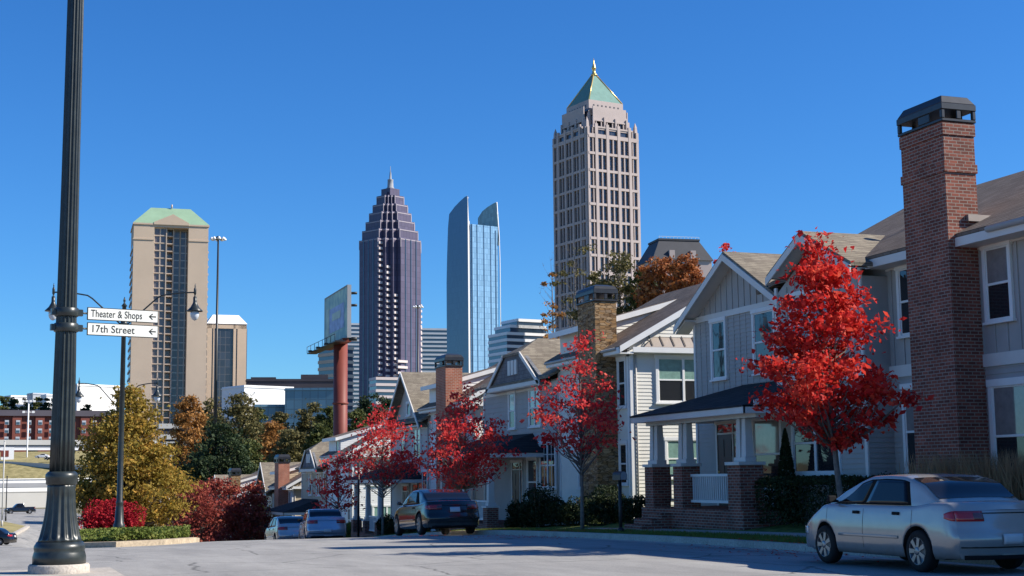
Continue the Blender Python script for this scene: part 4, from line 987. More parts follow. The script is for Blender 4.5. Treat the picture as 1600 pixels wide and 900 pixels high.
# long red brick block
def brick_block():
    D = 600; p = place(40, D); R = empty('apartment_building', p, 'long red brick apartment building with dark roof at far left', 'building', None, facing(40, 6))
    zt = hgt(40, 650, D)-p.z; w = 46
    b = MB(); b.box(-w, w*.72, 0, 14, -6, zt)
    for i in range(9): b.box(-w+4+i*9.1, -w+7.6+i*9.1, -1.0, 0, -6, zt)
    b.build('wall', M['brickbig'], R)
    r = MB(); r.add([(-w-1, -1.5, zt), (w*.72+1, -1.5, zt), (w*.72+1, 15, zt), (-w-1, 15, zt), (-w-1, 3.5, zt+2.6), (w*.72+1, 3.5, zt+2.6), (w*.72+1, 10, zt+2.6), (-w-1, 10, zt+2.6)], [(0,1,5,4),(2,3,7,6),(4,5,6,7),(0,4,7,3),(1,2,6,5)]); r.build('roof', M['darkroof'], R)
    k = 0
    for i in range(18):
        for fl in range(3):
            x = -w+3.0+i*4.4; z = zt-2.9-fl*3.4
            if x > w*.7: continue
            m = MB(); m.box(x-.8, x+.8, -1.15, -.9, z-.8, z+1.1); f = m.build('window', M['officeband'], R)
            m = MB(); m.box(x-.65, x+.65, -1.2, -1.14, z-.65, z+.35); m.build('pane', M['officeglass'], f)
M['brickbig'] = mat('far_brick', (.20, .07, .055), .9, .12, .15, .1)
brick_block()

# --- overpass, embankment, walls and car parks of the valley at left
def span(name, label, cat, px0, px1, D, y0, y1, m, depth=3, base=None, parts=None, D2=None):
    a = atD(px0, 700, D); b = atD(px1, 700, D2 or D); z1 = hgt((px0+px1)/2, y0, D); z0 = hgt((px0+px1)/2, y1, D)
    L = (b-a).to_2d().length; rz = atan2((b-a).y, (b-a).x)
    R = empty(name, (a.x, a.y, 0), label, cat, None, rz); mb = MB(); mb.box(0, L, 0, depth, z0, z1); mb.build('wall' if cat == 'wall' else 'deck', M[m], R)
    return R, L, z0, z1
R, L, z0, z1 = span('overpass', 'long pale concrete overpass in front of the brick apartments', 'bridge', -160, 330, 500, 685, 699, 'greycon', 12, D2=555)
q = MB(); q.box(0, L, -.5, -.1, z1-1.6, z1+.2); q.build('parapet', M['palecon'], R); q = MB(); q.box(0, L, -.3, 0, z0-.4, z0+.3); q.build('girder', M['whitebig'], R)
for i in range(9):
    q = MB(); q.box(6+i*13, 8.4+i*13, 2, 9, -5, z0); q.build('pier', M['palecon'], R)
R, L, z0, z1 = span('retaining_wall', 'long white retaining wall at the foot of the bank', 'wall', -160, 560, 392, 747, 800, 'whitebig', 2, D2=475)
q = MB(); q.box(0, L, -.15, 0, z1-2.2, z1-1.0); q.build('stripe', M['greycon'], R); q = MB(); q.box(0, L, -.3, 2.2, z1, z1+.25); q.build('coping', M['whitebig'], R)
R, L, z0, z1 = span('retaining_wall', 'grey lower wall standing in front of the white one', 'wall', -160, 400, 322, 769, 800, 'palecon', 1, D2=372)
q = MB(); q.box(0, L, -.1, 1.1, z1, z1+.2); q.build('coping', M['palecon'], R)
# sloping ramp on the bank
mb = MB(); a = atD(-150, 712, 470); b = atD(140, 728, 440); c = Vector((0, 0, -1.2))
mb.slab([a, b, b+Vector((0, 10, 0)), a+Vector((0, 10, 0))], (0, 0, -1.3)); o = mb.build('ramp', M['palecon']); tag(o, kind='structure')
mb = MB(); mb.slab([a+Vector((0, 10.1, .1)), b+Vector((0, 10.1, .1)), b+Vector((0, 26, -.6)), a+Vector((0, 26, -.6))], (0, 0, -.5)); tag(mb.build('upper_road', M['asphalt']), kind='structure')
p1 = atD(-160, 716, 452); p2 = atD(330, 716, 452)
mb = MB(); r_ = [(p1.x, p1.y-40, -4.4), (p2.x, p2.y-40, -4.4), (p2.x, p2.y, 7.2), (p1.x, p1.y, 7.2), (p1.x, p1.y+60, 12.0), (p2.x, p2.y+60, 12.0)]
mb.add(r_, [(0,1,2,3), (3,2,5,4)]); tag(mb.build('embankment', M['drygrass']), kind='structure')
# post with square white box on the bank
R = empty('roadside_cabinet', place(13, 470, 0), 'white square cabinet with dark red face at the left edge', 'cabinet'); zc = hgt(13, 699, 470)
mb = MB(); mb.box(-2.2, 1.8, 0, 3, -5, zc); mb.build('body', M['whitebig'], R); mb = MB(); mb.box(-2.3, .2, -.1, 0, zc-3, zc-1); mb.build('panel', M['rustpole'], R)
# white parking deck glimpsed behind the trees
for (px, D, w, yt, lab) in ((285, 380, 9, 690, 'white parking deck glimpsed behind the gold tree'), (282, 430, 12, 662, 'pale upper parking deck among trees below the tan tower'), (560, 380, 30, 688, 'grey warehouse roof beyond the autumn trees'), (380, 330, 12, 704, 'pale low roof between the dark trees')):
    banded(px, D, w, 8, yt, 5, lab, 3.2, 'palecon', 'darkroof')
# verge on the far left side of the road
slab_poly('left_verge', [tuple(atD(-300, 830, 120).to_2d()), tuple(atD(-5, 838, 128).to_2d()), tuple(atD(42, 806, 185).to_2d()), tuple(atD(-10, 803, 215).to_2d()), tuple(atD(-300, 803, 215).to_2d())], .14, M['drygrass'])
slab_poly('left_kerb', [tuple(atD(-300, 832, 118).to_2d()), tuple(atD(-1, 839, 126).to_2d()), tuple(atD(47, 806, 186).to_2d()), tuple(atD(42, 806, 187).to_2d()), tuple(atD(-5, 838, 129).to_2d()), tuple(atD(-300, 830, 121).to_2d())], .17, M['concrete'])

# ================================================================== BILLBOARD
def bb_mat():
    m, nt, b, out = nodes('billboard_print'); setp(b, .5, .3)
    tc = N(nt, 'ShaderNodeTexCoord'); no = N(nt, 'ShaderNodeTexNoise', Scale=.55, Detail=1.5); nt.links.new(tc.outputs['Object'], no.inputs['Vector'])
    r = N(nt, 'ShaderNodeValToRGB'); e = r.color_ramp.elements; e[0].color = (.16, .30, .33, 1); e[1].color = (.42, .55, .42, 1); e[0].position = .35; e[1].position = .7
    nt.links.new(no.outputs['Fac'], r.inputs['Fac']); nt.links.new(r.outputs[0], b.inputs['Base Color']); return m
M['bbface'] = bb_mat()
M['bbmid'] = mat('billboard_print_centre', (.26, .30, .55), .5, .3, .7, .3, col2=(.30, .36, .55))
M['bbpale'] = mat('billboard_print_pale', (.42, .50, .42), .5, .2, .7, .3)
def billboard():
    D = 196; top = atD(543, 451, D); b = atD(508, 468, 211); L = (top-b).length; H1 = 7.0
    rz = atan2((top-b).y, (top-b).x)
    R = empty('billboard', (b.x, b.y, b.z-H1), 'pale blue green billboard on a tall red round pole', 'billboard', None, rz)
    f = MB(); f.box(0, L, 0, .45, 0, H1); f.build('panel', M['bbface'], R)
    f = MB()
    f.box(-.12, L+.12, -.06, .5, -.15, .0); f.box(-.12, L+.12, -.06, .5, H1, H1+.15); f.box(-.15, 0, -.06, .5, -.15, H1+.15); f.box(L, L+.15, -.06, .5, -.15, H1+.15); f.build('frame', M['greycon'], R)
    f = MB(); f.box(L*.22, L*.86, -.04, 0, H1*.22, H1*.72); f.build('print', M['bbmid'], R)
    f = MB(); f.box(L*.1, L*.2, -.05, 0, H1*.15, H1*.75); f.box(L*.35, L*.72, -.07, -.04, H1*.45, H1*.6); f.build('print', M['bbpale'], R)
    f = MB(); f.box(-4.5, L+.6, -1.8, -.4, -.75, -.6)
    for x in rng(-4.5, L+.4, 3): f.tube([(x, -1.8, -.6), (x, -1.8, .3)], .05, 4)
    f.tube([(-4.5, -1.8, .3), (L+.4, -1.8, .3)], .05, 4); f.build('catwalk', M['black'], R)
    for x in (2, L*.5, L-2):
        f = MB(); f.tube([(x, -.4, -.5), (x, -2.4, -.9)], .07, 5); f.box(x-.35, x+.35, -2.8, -2.3, -1.0, -.75); f.build('floodlight', M['black'], R)
    for z, q_ in ((H1*.62, .2), (H1*.86, .2), (-.3, .3)):
        f = MB(); f.tube([(L-.3, .3, z), (L+.1, 1.3, z)], q_, 6); f.build('strut', M['black'], R)
    pc = atD(532, 600, 201); loc = Matrix.Rotation(-rz, 3, 'Z') @ (Vector((pc.x, pc.y, 0))-Vector((b.x, b.y, 0)))
    f = MB(); f.tube([(loc.x, loc.y, -32), (loc.x, loc.y, -.4)], .98, 20); f.lathe([(1.02, 0), (1.12, .05), (1.12, .25), (1.02, .3)], 20, (loc.x, loc.y, -9.0)); f.build('pole', M['rustpole'], R)
    f = MB(); f.box(1, L-1, loc.y-.6, loc.y+.6, -.62, -.1); f.build('torsion_beam', M['rustpole'], R)
billboard()

# ================================================================== LIGHT MASTS AND LAMP POSTS
def high_mast(px, ytop, D, label, r=.9, base=-4.5, n=8):
    p = atD(px, ytop, D); R = empty('high_mast_light', (p.x, p.y, base), label, 'light mast', 'high mast lights'); h = p.z-base
    m = MB(); m.tube([(0, 0, 0), (0, 0, h)], [.32, .12], 10); m.build('pole', M['black'], R)
    m = MB(); m.lathe([(r*.5, 0), (r*.6, .05), (r*.6, .18), (r*.3, .4), (.1, .5)], 16, (0, 0, h-.3)); m.build('ring', M['black'], R)
    l = MB()
    for k in range(n):
        a = 2*pi*k/n; l.lathe([(.1, .25), (.28, 0), (.24, -.12), (.02, -.18)], 8, (r*cos(a), r*sin(a), h-.25))
    l.build('lamp_head', M['whitebig'], R)
high_mast(341, 371, 200, 'tall black light mast rising beside the tan tower')
high_mast(653, 478, 300, 'thin light mast in front of the dark stepped tower', .95)
def twin_lamp(px, Dd, pyb, h, arm, label, s=1.0):
    p = atD(px, 800, Dd); z = hgt(px, pyb, Dd); R = empty('street_lamp', (p.x, p.y, z), label, 'street lamp', 'twin arm street lamps', -YAW+radians(6))
    m = MB(); m.lathe([(.26*s, -.3), (.26*s, .12), (.21*s, .2), (.17*s, .9), (.15*s, 1.0), (.17*s, 1.05), (.17*s, 1.12), (.135*s, 1.2), (.10*s, h-.9), (.16*s, h-.85), (.16*s, h-.7), (.10*s, h-.65), (.09*s, h), (.14*s, h+.03), (.03, h+.18), (.06, h+.28), (.01, h+.45)], 16); m.build('pole', M['pole'], R)
    for sg in (-1, 1):
        m = MB(); pts = []
        for i in range(15):
            t = i/14
            if t < .55: q = t/.55; x = .1+arm*.48*q; zz = h-.85+1.35*q*(1-.0*q)
            else: q = (t-.55)/.45; x = .1+arm*.48+(arm*.52)*q; zz = h+.5+.16*sin(min(1, q*1.2)*pi/2)
            pts.append((sg*x, 0, zz))
        m.tube(pts, .035, 8); ar = m.build('arm', M['pole'], R)
        X = sg*(arm+.1); zt = h+.66
        m = MB(); m.lathe([(.005, .42), (.03, .3), (.02, .25), (.06, .16), (.06, -.06), (.035, -.1), (.035, -.18), (.08, -.2), (.085, -.42), (.10, -.5), (.2, -.68), (.36, -.84), (.36, -.87), (.14, -.86)], 20, (X, 0, zt)); ld = m.build('lamp_shade', M['pole'], ar)
        m = MB(); m.lathe([(.16, -.855), (.2, -.95), (.19, -1.1), (.12, -1.24), (.02, -1.29)], 16, (X, 0, zt)); m.build('lamp_globe', M['lamp'], ar)
    return R
twin_lamp(186.5, 65, 824, 9.9, 3.05, 'nearest twin arm street lamp rising from the planted island')
twin_lamp(180, 96, 850, 9.9, 2.45, 'second twin arm lamp mostly hidden behind the golden tree')
twin_lamp(196, 150, 836, 9.5, 2.4, 'third twin arm lamp low within the golden tree')

# foreground fluted pole
def big_pole():
    R = empty('signal_pole', (PB_X, PB_Y, .03), 'large fluted dark green pole in the left foreground', 'pole')
    m = MB(); m.lathe([(.46, -.25), (.46, .10), (.44, .13), (.10, .13)], 40); o = m.build('plinth', M['concrete'], R)
    m = MB()
    fl = lambda z: 1.0
    prof = [(.40, .13), (.40, .24), (.385, .30), (.375, .33), (.385, .36), (.385, .40), (.345, .47)]
    m.lathe(prof, 64)
    prof = []
    for i in range(22):
        t = i/21; z = .47+.88*t; r = .215+(.335-.215)*(1-t)**2.2; prof.append((r, z))
    m.lathe(prof, 144, flute=(16, .11, lambda z: sm(.47, .56, z)*(1-sm(1.15, 1.3, z)*.8)))
    m.lathe([(.215, 1.34), (.235, 1.36), (.235, 1.42), (.245, 1.44), (.245, 1.50), (.225, 1.53), (.20, 1.55)], 64)
    m.build('base', M['pole'], R)
    RT_ = [(1.55, .192), (2.2, .183), (4.3, .155), (5.9, .143), (9.2, .131), (11.5, .125)]
    m = MB(); top = 11.5; prof = [(lerp_tab(RT_, z), z) for z in rng(1.55, top, .5)]
    m.lathe(prof, 160, flute=(16, .16, lambda z: 1)); m.build('shaft', M['pole'], R)
    hs = [hgt(108, 488, 22.7)-.03, hgt(108, 512, 22.7)-.03]
    rr = lambda z: lerp_tab(RT_, z)
    for z in hs:
        m = MB(); r = rr(z)+.014; m.lathe([(r, -.07), (r+.012, -.06), (r+.012, .06), (r, .07)], 48, (0, 0, z))
        a = YAW+radians(60); dx, dy = sin(a), cos(a)
        for sg in (-1, 1):
            c = Vector((dx, dy, 0))*sg*(r+.03); m.add([tuple(c+Vector((ex*dx*.035-ey*dy*.05, ex*dy*.035+ey*dx*.05, ez*.05+z))) for ex in (-1, 1) for ey in (-1, 1) for ez in (-1, 1)], [(0,1,3,2),(4,6,7,5),(0,4,5,1),(2,3,7,6),(0,2,6,4),(1,5,7,3)])
        m.build('band', M['pole'], R)
    m = MB(); m.box(-.055, .055, -.36, -.352, .27, .31); 
    return hs, rr
hs, rr = big_pole()
def sign(text, z, i, label):
    a = YAW+radians(56.5); d = Vector((sin(a), cos(a), 0)); rz = atan2(d.y, d.x)
    st = atD(132, 500, 23.0); 
    s0 = (Vector((PB_X, PB_Y, 0))-Vector((st.x, st.y, 0))).length
    r = rr(z)
    R = empty('street_sign', (PB_X+d.x*(r+.05), PB_Y+d.y*(r+.05), z+.03), label, 'street sign', None, rz)
    L, Hh = 1.17, .205; x0 = .12
    m = MB(); m.box(x0, x0+L, -.012, .012, -Hh/2, Hh/2); b = m.build('border', M['signblack'], R); bevel(b, .003, 1)
    m = MB(); m.box(x0+.012, x0+L-.012, -.016, .016, -Hh/2+.012, Hh/2-.012); m.build('panel', M['signwhite'], R)
    m = MB(); m.tube([(-.04, 0, 0), (.05, 0, 0), (x0+.01, 0, 0)], [.022, .016, .016], 8); m.box(.02, .045, -.04, .04, -.05, .05); m.build('bracket', M['pole'], R)
    cu = bpy.data.curves.new('lettering', 'FONT'); cu.body = text; cu.size = .165 if i == 0 else .168; cu.extrude = .001; cu.offset = .0012; cu.align_x = 'LEFT'; cu.align_y = 'CENTER'
    cu.space_character = 1.03
    t = bpy.data.objects.new('lettering', cu); COL.objects.link(t); t.parent = R; t.location = (x0+.055, -.0175, .0 if i else .0); t.rotation_euler = (pi/2, 0, 0); cu.materials.append(M['signblack'])
    bpy.context.view_layer.update(); W = t.dimensions.x; target = .84 if i == 0 else .69
    sx = target/W if W > 0 else 1
    dg = bpy.context.evaluated_depsgraph_get(); me = bpy.data.meshes.new_from_object(t.evaluated_get(dg)); me.transform(Matrix.Diagonal((sx, 1, 1, 1)))
    t2 = bpy.data.objects.new('lettering', me); COL.objects.link(t2); t2.parent = R; t2.location = t.location; t2.rotation_euler = t.rotation_euler
    bpy.data.objects.remove(t); t2.name = 'lettering'; me.materials.clear(); me.materials.append(M['signblack'])
    m = MB(); ax = x0+L-.155; m.box(ax+.01, ax+.115, -.018, -.016, -.010, .010)
    for sg in (-1, 1): m.slab([(ax-.008, -.0185, 0), (ax+.05, -.0185, sg*.052), (ax+.066, -.0185, sg*.042), (ax+.016, -.0185, 0)], (0, .0025, 0))
    m.build('arrow', M['signblack'], R)
sign('Theater & Shops', hs[0], 0, 'upper white sign on the pole reading Theater & Shops')
sign('17th Street', hs[1], 1, 'lower white sign on the pole reading 17th Street')

# small street things
def slim_post(px, py, X, h, label, name='post', box=False):
    p = atX(px, py, X); z = H(X, p.y)+.12; R = empty(name, (p.x, p.y, z), label, 'mailbox' if box else 'post')
    m = MB(); m.tube([(0, 0, -.2), (0, 0, h)], .05 if not box else .045, 8); m.lathe([(.09, 0), (.09, .1), (.05, .14)], 10); m.build('pole' if not box else 'post', M['black'], R)
    if box:
        m = MB(); pts = [(-.1, 0), (.1, 0), (.1, .14), (.07, .2), (0, .225), (-.07, .2), (-.1, .14)]
        m.slab([(x, -.25, h+z_) for x, z_ in pts], (0, .5, 0)); m.build('box', M['black'], R)
        m = MB(); m.slab([(x*.9, -.262, h+.01+z_*.92) for x, z_ in pts], (0, .01, 0)); m.build('sky_reflection_door', M['bluecar'], R)  # sky reflection on the black end, painted as a pale blue plate
    else:
        m = MB(); m.lathe([(.05, 0), (.09, .05), (.07, .2), (.02, .3)], 10, (0, 0, h)); m.build('finial', M['black'], R)
slim_post(970, 826, 15.3, 1.35, 'black mailbox on a post by the kerb', 'mailbox', True)
slim_post(560, 820, 15.0, 3.6, 'slim black post beside the pale blue parked car')
p = atD(263, 800, 92); R = empty('warning_sign', (p.x, p.y, -3), 'small yellow road sign beyond the planted island', 'road sign')
m = MB(); m.tube([(0, 0, 0), (0, 0, 3.0)], .03, 6); m.build('post', M['black'], R); zz = hgt(263, 792, 92)+3
m = MB(); m.slab([(-.22, -.04, zz-.32), (.22, -.04, zz-.32), (.22, -.04, zz+.32), (-.22, -.04, zz+.32)], (0, .02, 0)); m.build('panel', M['yellow'], R, )
R.rotation_euler = (0, 0, facing(263, 0))
for (px, y0, y1, D, lab, mm) in ((3, 690, 815, 150, 'pale thin post at the very left edge', 'palecon'), (9, 745, 808, 190, 'dark thin post near the left edge', 'black')):
    a = atD(px, y1, D); zt = hgt(px, y0, D); R = empty('post', (a.x, a.y, a.z-.5), lab, 'post'); m = MB(); m.tube([(0, 0, 0), (0, 0, zt-a.z+.5)], .07, 6); m.lathe([(.11, 0), (.11, .6), (.07, .65)], 8); m.build('pole', M[mm], R)
    m = MB(); m.lathe([(.07, 0), (.1, .05), (.02, .15)], 8, (0, 0, zt-a.z+.5)); m.build('finial', M[mm], R)
for (px, py, D, lab) in ((45, 627, 480, 'pole carrying a white cluster of lights above the brick block'),):
    a = atD(px, py, D); R = empty('floodlight_pole', (a.x, a.y, 0), lab, 'light pole', None, facing(px, 0)); m = MB(); m.tube([(0, 0, 0), (0, 0, a.z)], .22, 6); m.build('pole', M['whitebig'], R)
    for k, dz in ((0, 0), (1, -3.6)):
        m = MB()
        for i in range(4 if k == 0 else 2): x = (-1.8+i*1.2) if k == 0 else (-1.5+i*3); m.box(x-.4, x+.4, -.4, .2, a.z+dz-.3, a.z+dz+.4)
        m.tube([(-2, 0, a.z+dz), (2, 0, a.z+dz)], .1, 5); m.build('lamp_head', M['whitebig'], R)

# ================================================================== CARS
def car(name, label, X, Y, z, rz=0.0, paint='silver', L=4.42, W=.845, HT=1.38, wr=.30, ya=(.98, 3.45), trunk=.99, belt=.93, hood=.93, nose=.66,
        gh=(.62, 1.38, 2.45, 3.42), tail='sedan', cat='car', group=None, low=.20, tumb=.52, tint='carglass', truck=False, pitch=0.0, headlamps=False):
    R = empty(name, (X, Y, z), label, cat, group, rz); R.rotation_euler = (pitch, 0, rz)
    oy = -L/2; r0, r1, f1, f0 = gh
    def ztop(y):
        return lerp_tab([(0, trunk-.12), (.05, trunk-.035), (.16, trunk), (r0+.1, trunk+.0), (r0+.5, belt+.01), (f0-.3, belt+.01), (f0, hood), (L-.75, (hood+nose)/2+.06), (L-.25, nose+.02), (L-.08, nose-.06), (L, nose-.17)], y)
    def ww(y):
        return W*lerp_tab([(0, .885), (.03, .925), (.08, .95), (.25, .985), (.7, 1), (L-1.1, 1), (L-.5, .97), (L-.15, .90), (L, .80)], y)
    def prof(zz): return lerp_tab([(.12, .90), (low, .945), (.32, .985), (.52, 1.0), (.68, .992), (.84, .965), (1.2, .90)], zz)
    def warp(x, y, zz):
        k = min(1, abs(x)/W)**3.2; fr = max(0, 1-y/.6)**1.5; ff = max(0, 1-(L-y)/.9)
        bulge = -.06*fr*sm(.30, .48, zz)*(1-sm(.54, .62, zz)); lean = .10*fr*sm(.62, 1.0, zz)
        return (x, oy+y+.26*k*fr-.34*k*ff+bulge+lean, zz)
    def zlow(y):
        zl = low+.02*(y < .35)+.03*(y > L-.4)
        for c in ya:
            d = abs(y-c); RR = wr+.055
            if d < RR: zl = max(zl, wr+sqrt(RR*RR-d*d))
        return zl
    ys = set(rng(0, L, L/44)); 
    for c in ya:
        RR = wr+.055
        for i in range(17): ys.add(round(c-RR*cos(pi*i/16), 4))
        ys.add(c-RR-.004); ys.add(c+RR+.004)
    for v in (.03, .06, .1, L-.04, L-.09): ys.add(v)
    ys = sorted(ys); m = MB(); rings = []
    NZ = 9
    for y in ys:
        zt = ztop(y); zl = min(zlow(y), zt-.16); w = ww(y); ring = [(0, zl), (w*.55, zl)]
        zs = zt-.055
        for i in range(NZ):
            zz = zl+(zs-zl)*i/(NZ-1); x = w*prof(zz)
            if i == 0: x -= .008
            ring.append((x, zz))
        xs = w*prof(zs)
        ring += [(xs*.985, zt-.022), (xs*.945, zt-.004), (xs*.6, zt+.012), (0, zt+.02)]
        full = ring+[(-x, zz) for x, zz in reversed(ring[1:-1])]
        rings.append([warp(x, y, zz) for x, zz in full])
    nr = len(rings[0]); hw = len(ring)
    vs = [v for r in rings for v in r]; fs = []; 
    for i in range(len(rings)-1):
        for k in range(nr):
            k2 = (k+1) % nr; m.f.append((i*nr+k, i*nr+k2, (i+1)*nr+k2, (i+1)*nr+k)); m.mi.append(1 if k < 2 or k >= nr-2 else 0); m.sm.append(True)
    m.v = vs
    for (yy, iy) in ((0.0, 0), (L, len(ys)-1)):
        zt = ztop(yy); zl = min(zlow(yy), zt-.16); base = len(m.v); U = 12; prs = []
        full = rings[iy]
        for k in range(1, hw-1):
            xr_, zz = full[k][0], full[k][2]
            # undo the warp: x and z are unchanged by it
            for u in range(U+1): m.v.append(warp(xr_*(-1+2*u/U), yy, zz))
        for r_ in range(hw-3):
            for u in range(U): k = base+r_*(U+1)+u; m.f.append((k, k+1, k+U+2, k+U+1)); m.mi.append(0); m.sm.append(True)
    body = m.build('body', [M[paint], M['cardark']], R)
    mod = body.modifiers.new('ws', 'WEIGHTED_NORMAL') if False else None
    # greenhouse
    zb = belt-.01
    def zr(y):
        t = [(r0, ztop(r0)-.0), (r0+(r1-r0)*.25, zb+(HT-zb)*.36), (r0+(r1-r0)*.55, zb+(HT-zb)*.70), (r1-.06, HT-.055), (r1+.14, HT-.012), ((r1+f1)/2, HT), (f1-.15, HT-.012), (f1+.06, HT-.065), (f1+(f0-f1)*.5, zb+(HT-zb)*.52), (f0, ztop(f0)-.0)]
        return lerp_tab(t, y)
    def gw(y, zz):
        base = ww(y)*.925*lerp_tab([(r0, .90), (r0+.5, .985), (f0-.9, 1), (f0, .93)], y)
        return base-tumb*.55*max(0, zz-zb)
    g = MB(); gr = []
    gy = rng(r0, f0, (f0-r0)/36)
    for y in gy:
        zt = max(zr(y), zb+.012); ring = []
        zs = max(zb, zt-.05)
        for i in range(6): zz = zb-.05+(zs-zb+.05)*i/5; ring.append((gw(y, zz), zz))
        xs = gw(y, zs); ring += [(xs-.018, zt-.02), (xs-.055, zt-.002), (xs*.5, zt+.012), (0, zt+.016)]
        full = [(0, zb-.05)]+ring+[(-x, zz) for x, zz in reversed(ring[:-1])]
        gr.append([(x, oy+y, zz) for x, zz in full])
    nr = len(gr[0])
    g.v = [v for r in gr for v in r]
    for i in range(len(gr)-1):
        for k in range(nr): k2 = (k+1) % nr; g.f.append((i*nr+k, i*nr+k2, (i+1)*nr+k2, (i+1)*nr+k)); g.mi.append(0); g.sm.append(True)
    g.f.append(tuple(range(nr-1, -1, -1))); g.f.append(tuple((len(gr)-1)*nr+k for k in range(nr))); g.mi += [0, 0]; g.sm += [False, False]
    g.build('roof', M[paint], R)
    def side_pane(sg, yb0, yb1, yt0, yt1, nm='side_window', off=.006, zlo=.045, ztp=.075, mt=None):
        q = MB(); U, V = 10, 8
        for v in range(V+1):
            for u in range(U+1):
                a = yb0+(yb1-yb0)*u/U; b = yt0+(yt1-yt0)*u/U; y = a+(b-a)*v/V; t = max(zb+zlo+.02, zr(y)-ztp)
                zz = zb+zlo+(t-zb-zlo)*v/V; q.v.append((sg*(gw(y, zz)+off), oy+y, zz))
        for v in range(V):
            for u in range(U): k = v*(U+1)+u; q.f.append((k, k+1, k+U+2, k+U+1)); q.mi.append(0); q.sm.append(True)
        w = q.build(nm, M[mt or tint], R); s = w.modifiers.new('s', 'SOLIDIFY'); s.thickness = .004; return w
    mid = (r1+f1)/2+.0
    pm = ya[0]+1.36
    for sg in (-1, 1):
        side_pane(sg, r0+.62, f0-.11, r1-.02, f1+.07, 'window_trim', .003, .02, .055, 'cardark')
        if tail != 'coupe':
            side_pane(sg, pm+.04, f0-.19, pm-.13, f1+.04); side_pane(sg, r0+.70, pm-.03, r1+.06, pm-.22)
        else: side_pane(sg, r0+.9, f0-.27, r1+.15, f1)
    def top_pane(y0, y1, nm, fx=.86, f2=.90):
        q = MB(); U, V = 10, 10
        for v in range(V+1):
            y = y0+(y1-y0)*v/V; zz = max(zr(y), zb+.012)
            half = gw(y, max(zb, zz-.05))-.045
            for u in range(U+1):
                x = half*(-1+2*u/U); s = 1-abs(x/half)**2; q.v.append((x, oy+y, zz+.007+.014*s))
        for v in range(V):
            for u in range(U): k = v*(U+1)+u; q.f.append((k, k+1, k+U+2, k+U+1)); q.mi.append(0); q.sm.append(True)
        w = q.build(nm, M[tint], R, fix=False); return w
    top_pane(r0+.09, r1-.05, 'rear_window'); top_pane(f0-.07, f1+.06, 'windscreen')
    # lamps, seams, handles
    def side_patch(sg, y0, y1, z0, z1, nm, mt, off=.004, n=8, taper=0):
        q = MB(); U, V = n, 4
        for v in range(V+1):
            for u in range(U+1):
                y = y0+(y1-y0)*u/U; k = 1-taper*(u/U); zc = (z0+z1)/2; zz = zc+(z0-zc+(z1-z0)*v/V)*k
                p = warp(sg*(ww(y)*prof(zz)+off), y, zz); q.v.append(p)
        for v in range(V):
            for u in range(U): k = v*(U+1)+u; q.f.append((k, k+1, k+U+2, k+U+1)); q.mi.append(0); q.sm.append(True)
        o = q.build(nm, M[mt], R); s = o.modifiers.new('s', 'SOLIDIFY'); s.thickness = .012; s.offset = 0; return o
    def rear_patch(x0, x1, z0, z1, nm, mt, off=.012, yy=0.0, front=False):
        q = MB(); U, V = 8, 3
        for v in range(V+1):
            for u in range(U+1):
                x = x0+(x1-x0)*u/U; zz = z0+(z1-z0)*v/V; p = warp(x, L if front else 0.0, zz); q.v.append((p[0], p[1]+(off if front else -off), p[2]))
        for v in range(V):
            for u in range(U): k = v*(U+1)+u; q.f.append((k, k+1, k+U+2, k+U+1)); q.mi.append(0); q.sm.append(True)
        o = q.build(nm, M[mt], R); s = o.modifiers.new('s', 'SOLIDIFY'); s.thickness = .02; s.offset = 0; return o
    tz0, tz1 = trunk-.255, trunk-.115
    for sg in (-1, 1):
        t = side_patch(sg, .0, .22, tz0, tz1, 'tail_light', 'tail', .008, 8, .55)
        rp = rear_patch(sg*ww(0)*.52, sg*ww(0)*.985, tz0, tz1, 'tail_light_lens', 'tail', .008); rp.parent = t
        am = rear_patch(sg*ww(0)*.52, sg*ww(0)*.70, tz0+.02, tz1-.03, 'lamp_lens', 'amber', .014); am.parent = t
        if headlamps or True:
            hl = rear_patch(sg*ww(L)*.45, sg*ww(L)*.95, nose-.22, nose-.10, 'headlight', 'headl', .01, front=True)
            hs_ = side_patch(sg, L-.22, L-.02, nose-.20, nose-.09, 'lamp_lens', 'headl', .006); hs_.parent = hl
        for ys_ in ((pm-.0, f0-.12, r0+.55) if tail != 'coupe' else (r0+.9, f0-.12)):
            q = MB(); V = 10
            for v in range(V+1):
                zz = low+.10+(belt-.05-low-.10)*v/V
                for e in (-.004, .004): q.v.append(warp(sg*(ww(ys_)*prof(zz)+.0015), ys_+e, zz))
            for v in range(V): q.f.append((2*v, 2*v+1, 2*v+3, 2*v+2)); q.mi.append(0); q.sm.append(False)
            q.build('door_seam', M['cardark'], R)
        for yh in ((pm+.10, ya[0]+.42) if tail != 'coupe' else (r0+1.05,)):
            h = side_patch(sg, yh, yh+.17, belt-.13, belt-.085, 'door_handle', 'cardark', .012, 3)
        q = MB(); yy = f0-.36; xw = ww(yy)*.95; q.taper(sg*(xw+.07), oy+yy, belt+.03, belt+.14, .08, .045, .07, .03); q.box(sg*(xw-.06), sg*(xw+.05), oy+yy-.02, oy+yy+.02, belt+.03, belt+.07)
        mr_ = q.build('mirror', M['cardark'] if paint != 'blackcar' else M[paint], R); bevel(mr_, .02, 2)
        side_patch(sg, ya[0]+.45, ya[1]-.45, .46, .50, 'side_moulding', paint, .010, 8)
    rear_patch(-.16, .16, tz0-.09 if tail != 'low' else .42, tz0+.06 if tail != 'low' else .56, 'licence_plate', 'plate', .022)
    rear_patch(-ww(0)*.96, ww(0)*.96, .375, .385, 'bumper_seam', 'cardark', .004); rear_patch(-ww(0)*.9, ww(0)*.9, .21, .27, 'bumper_valance', 'cardark', .004)
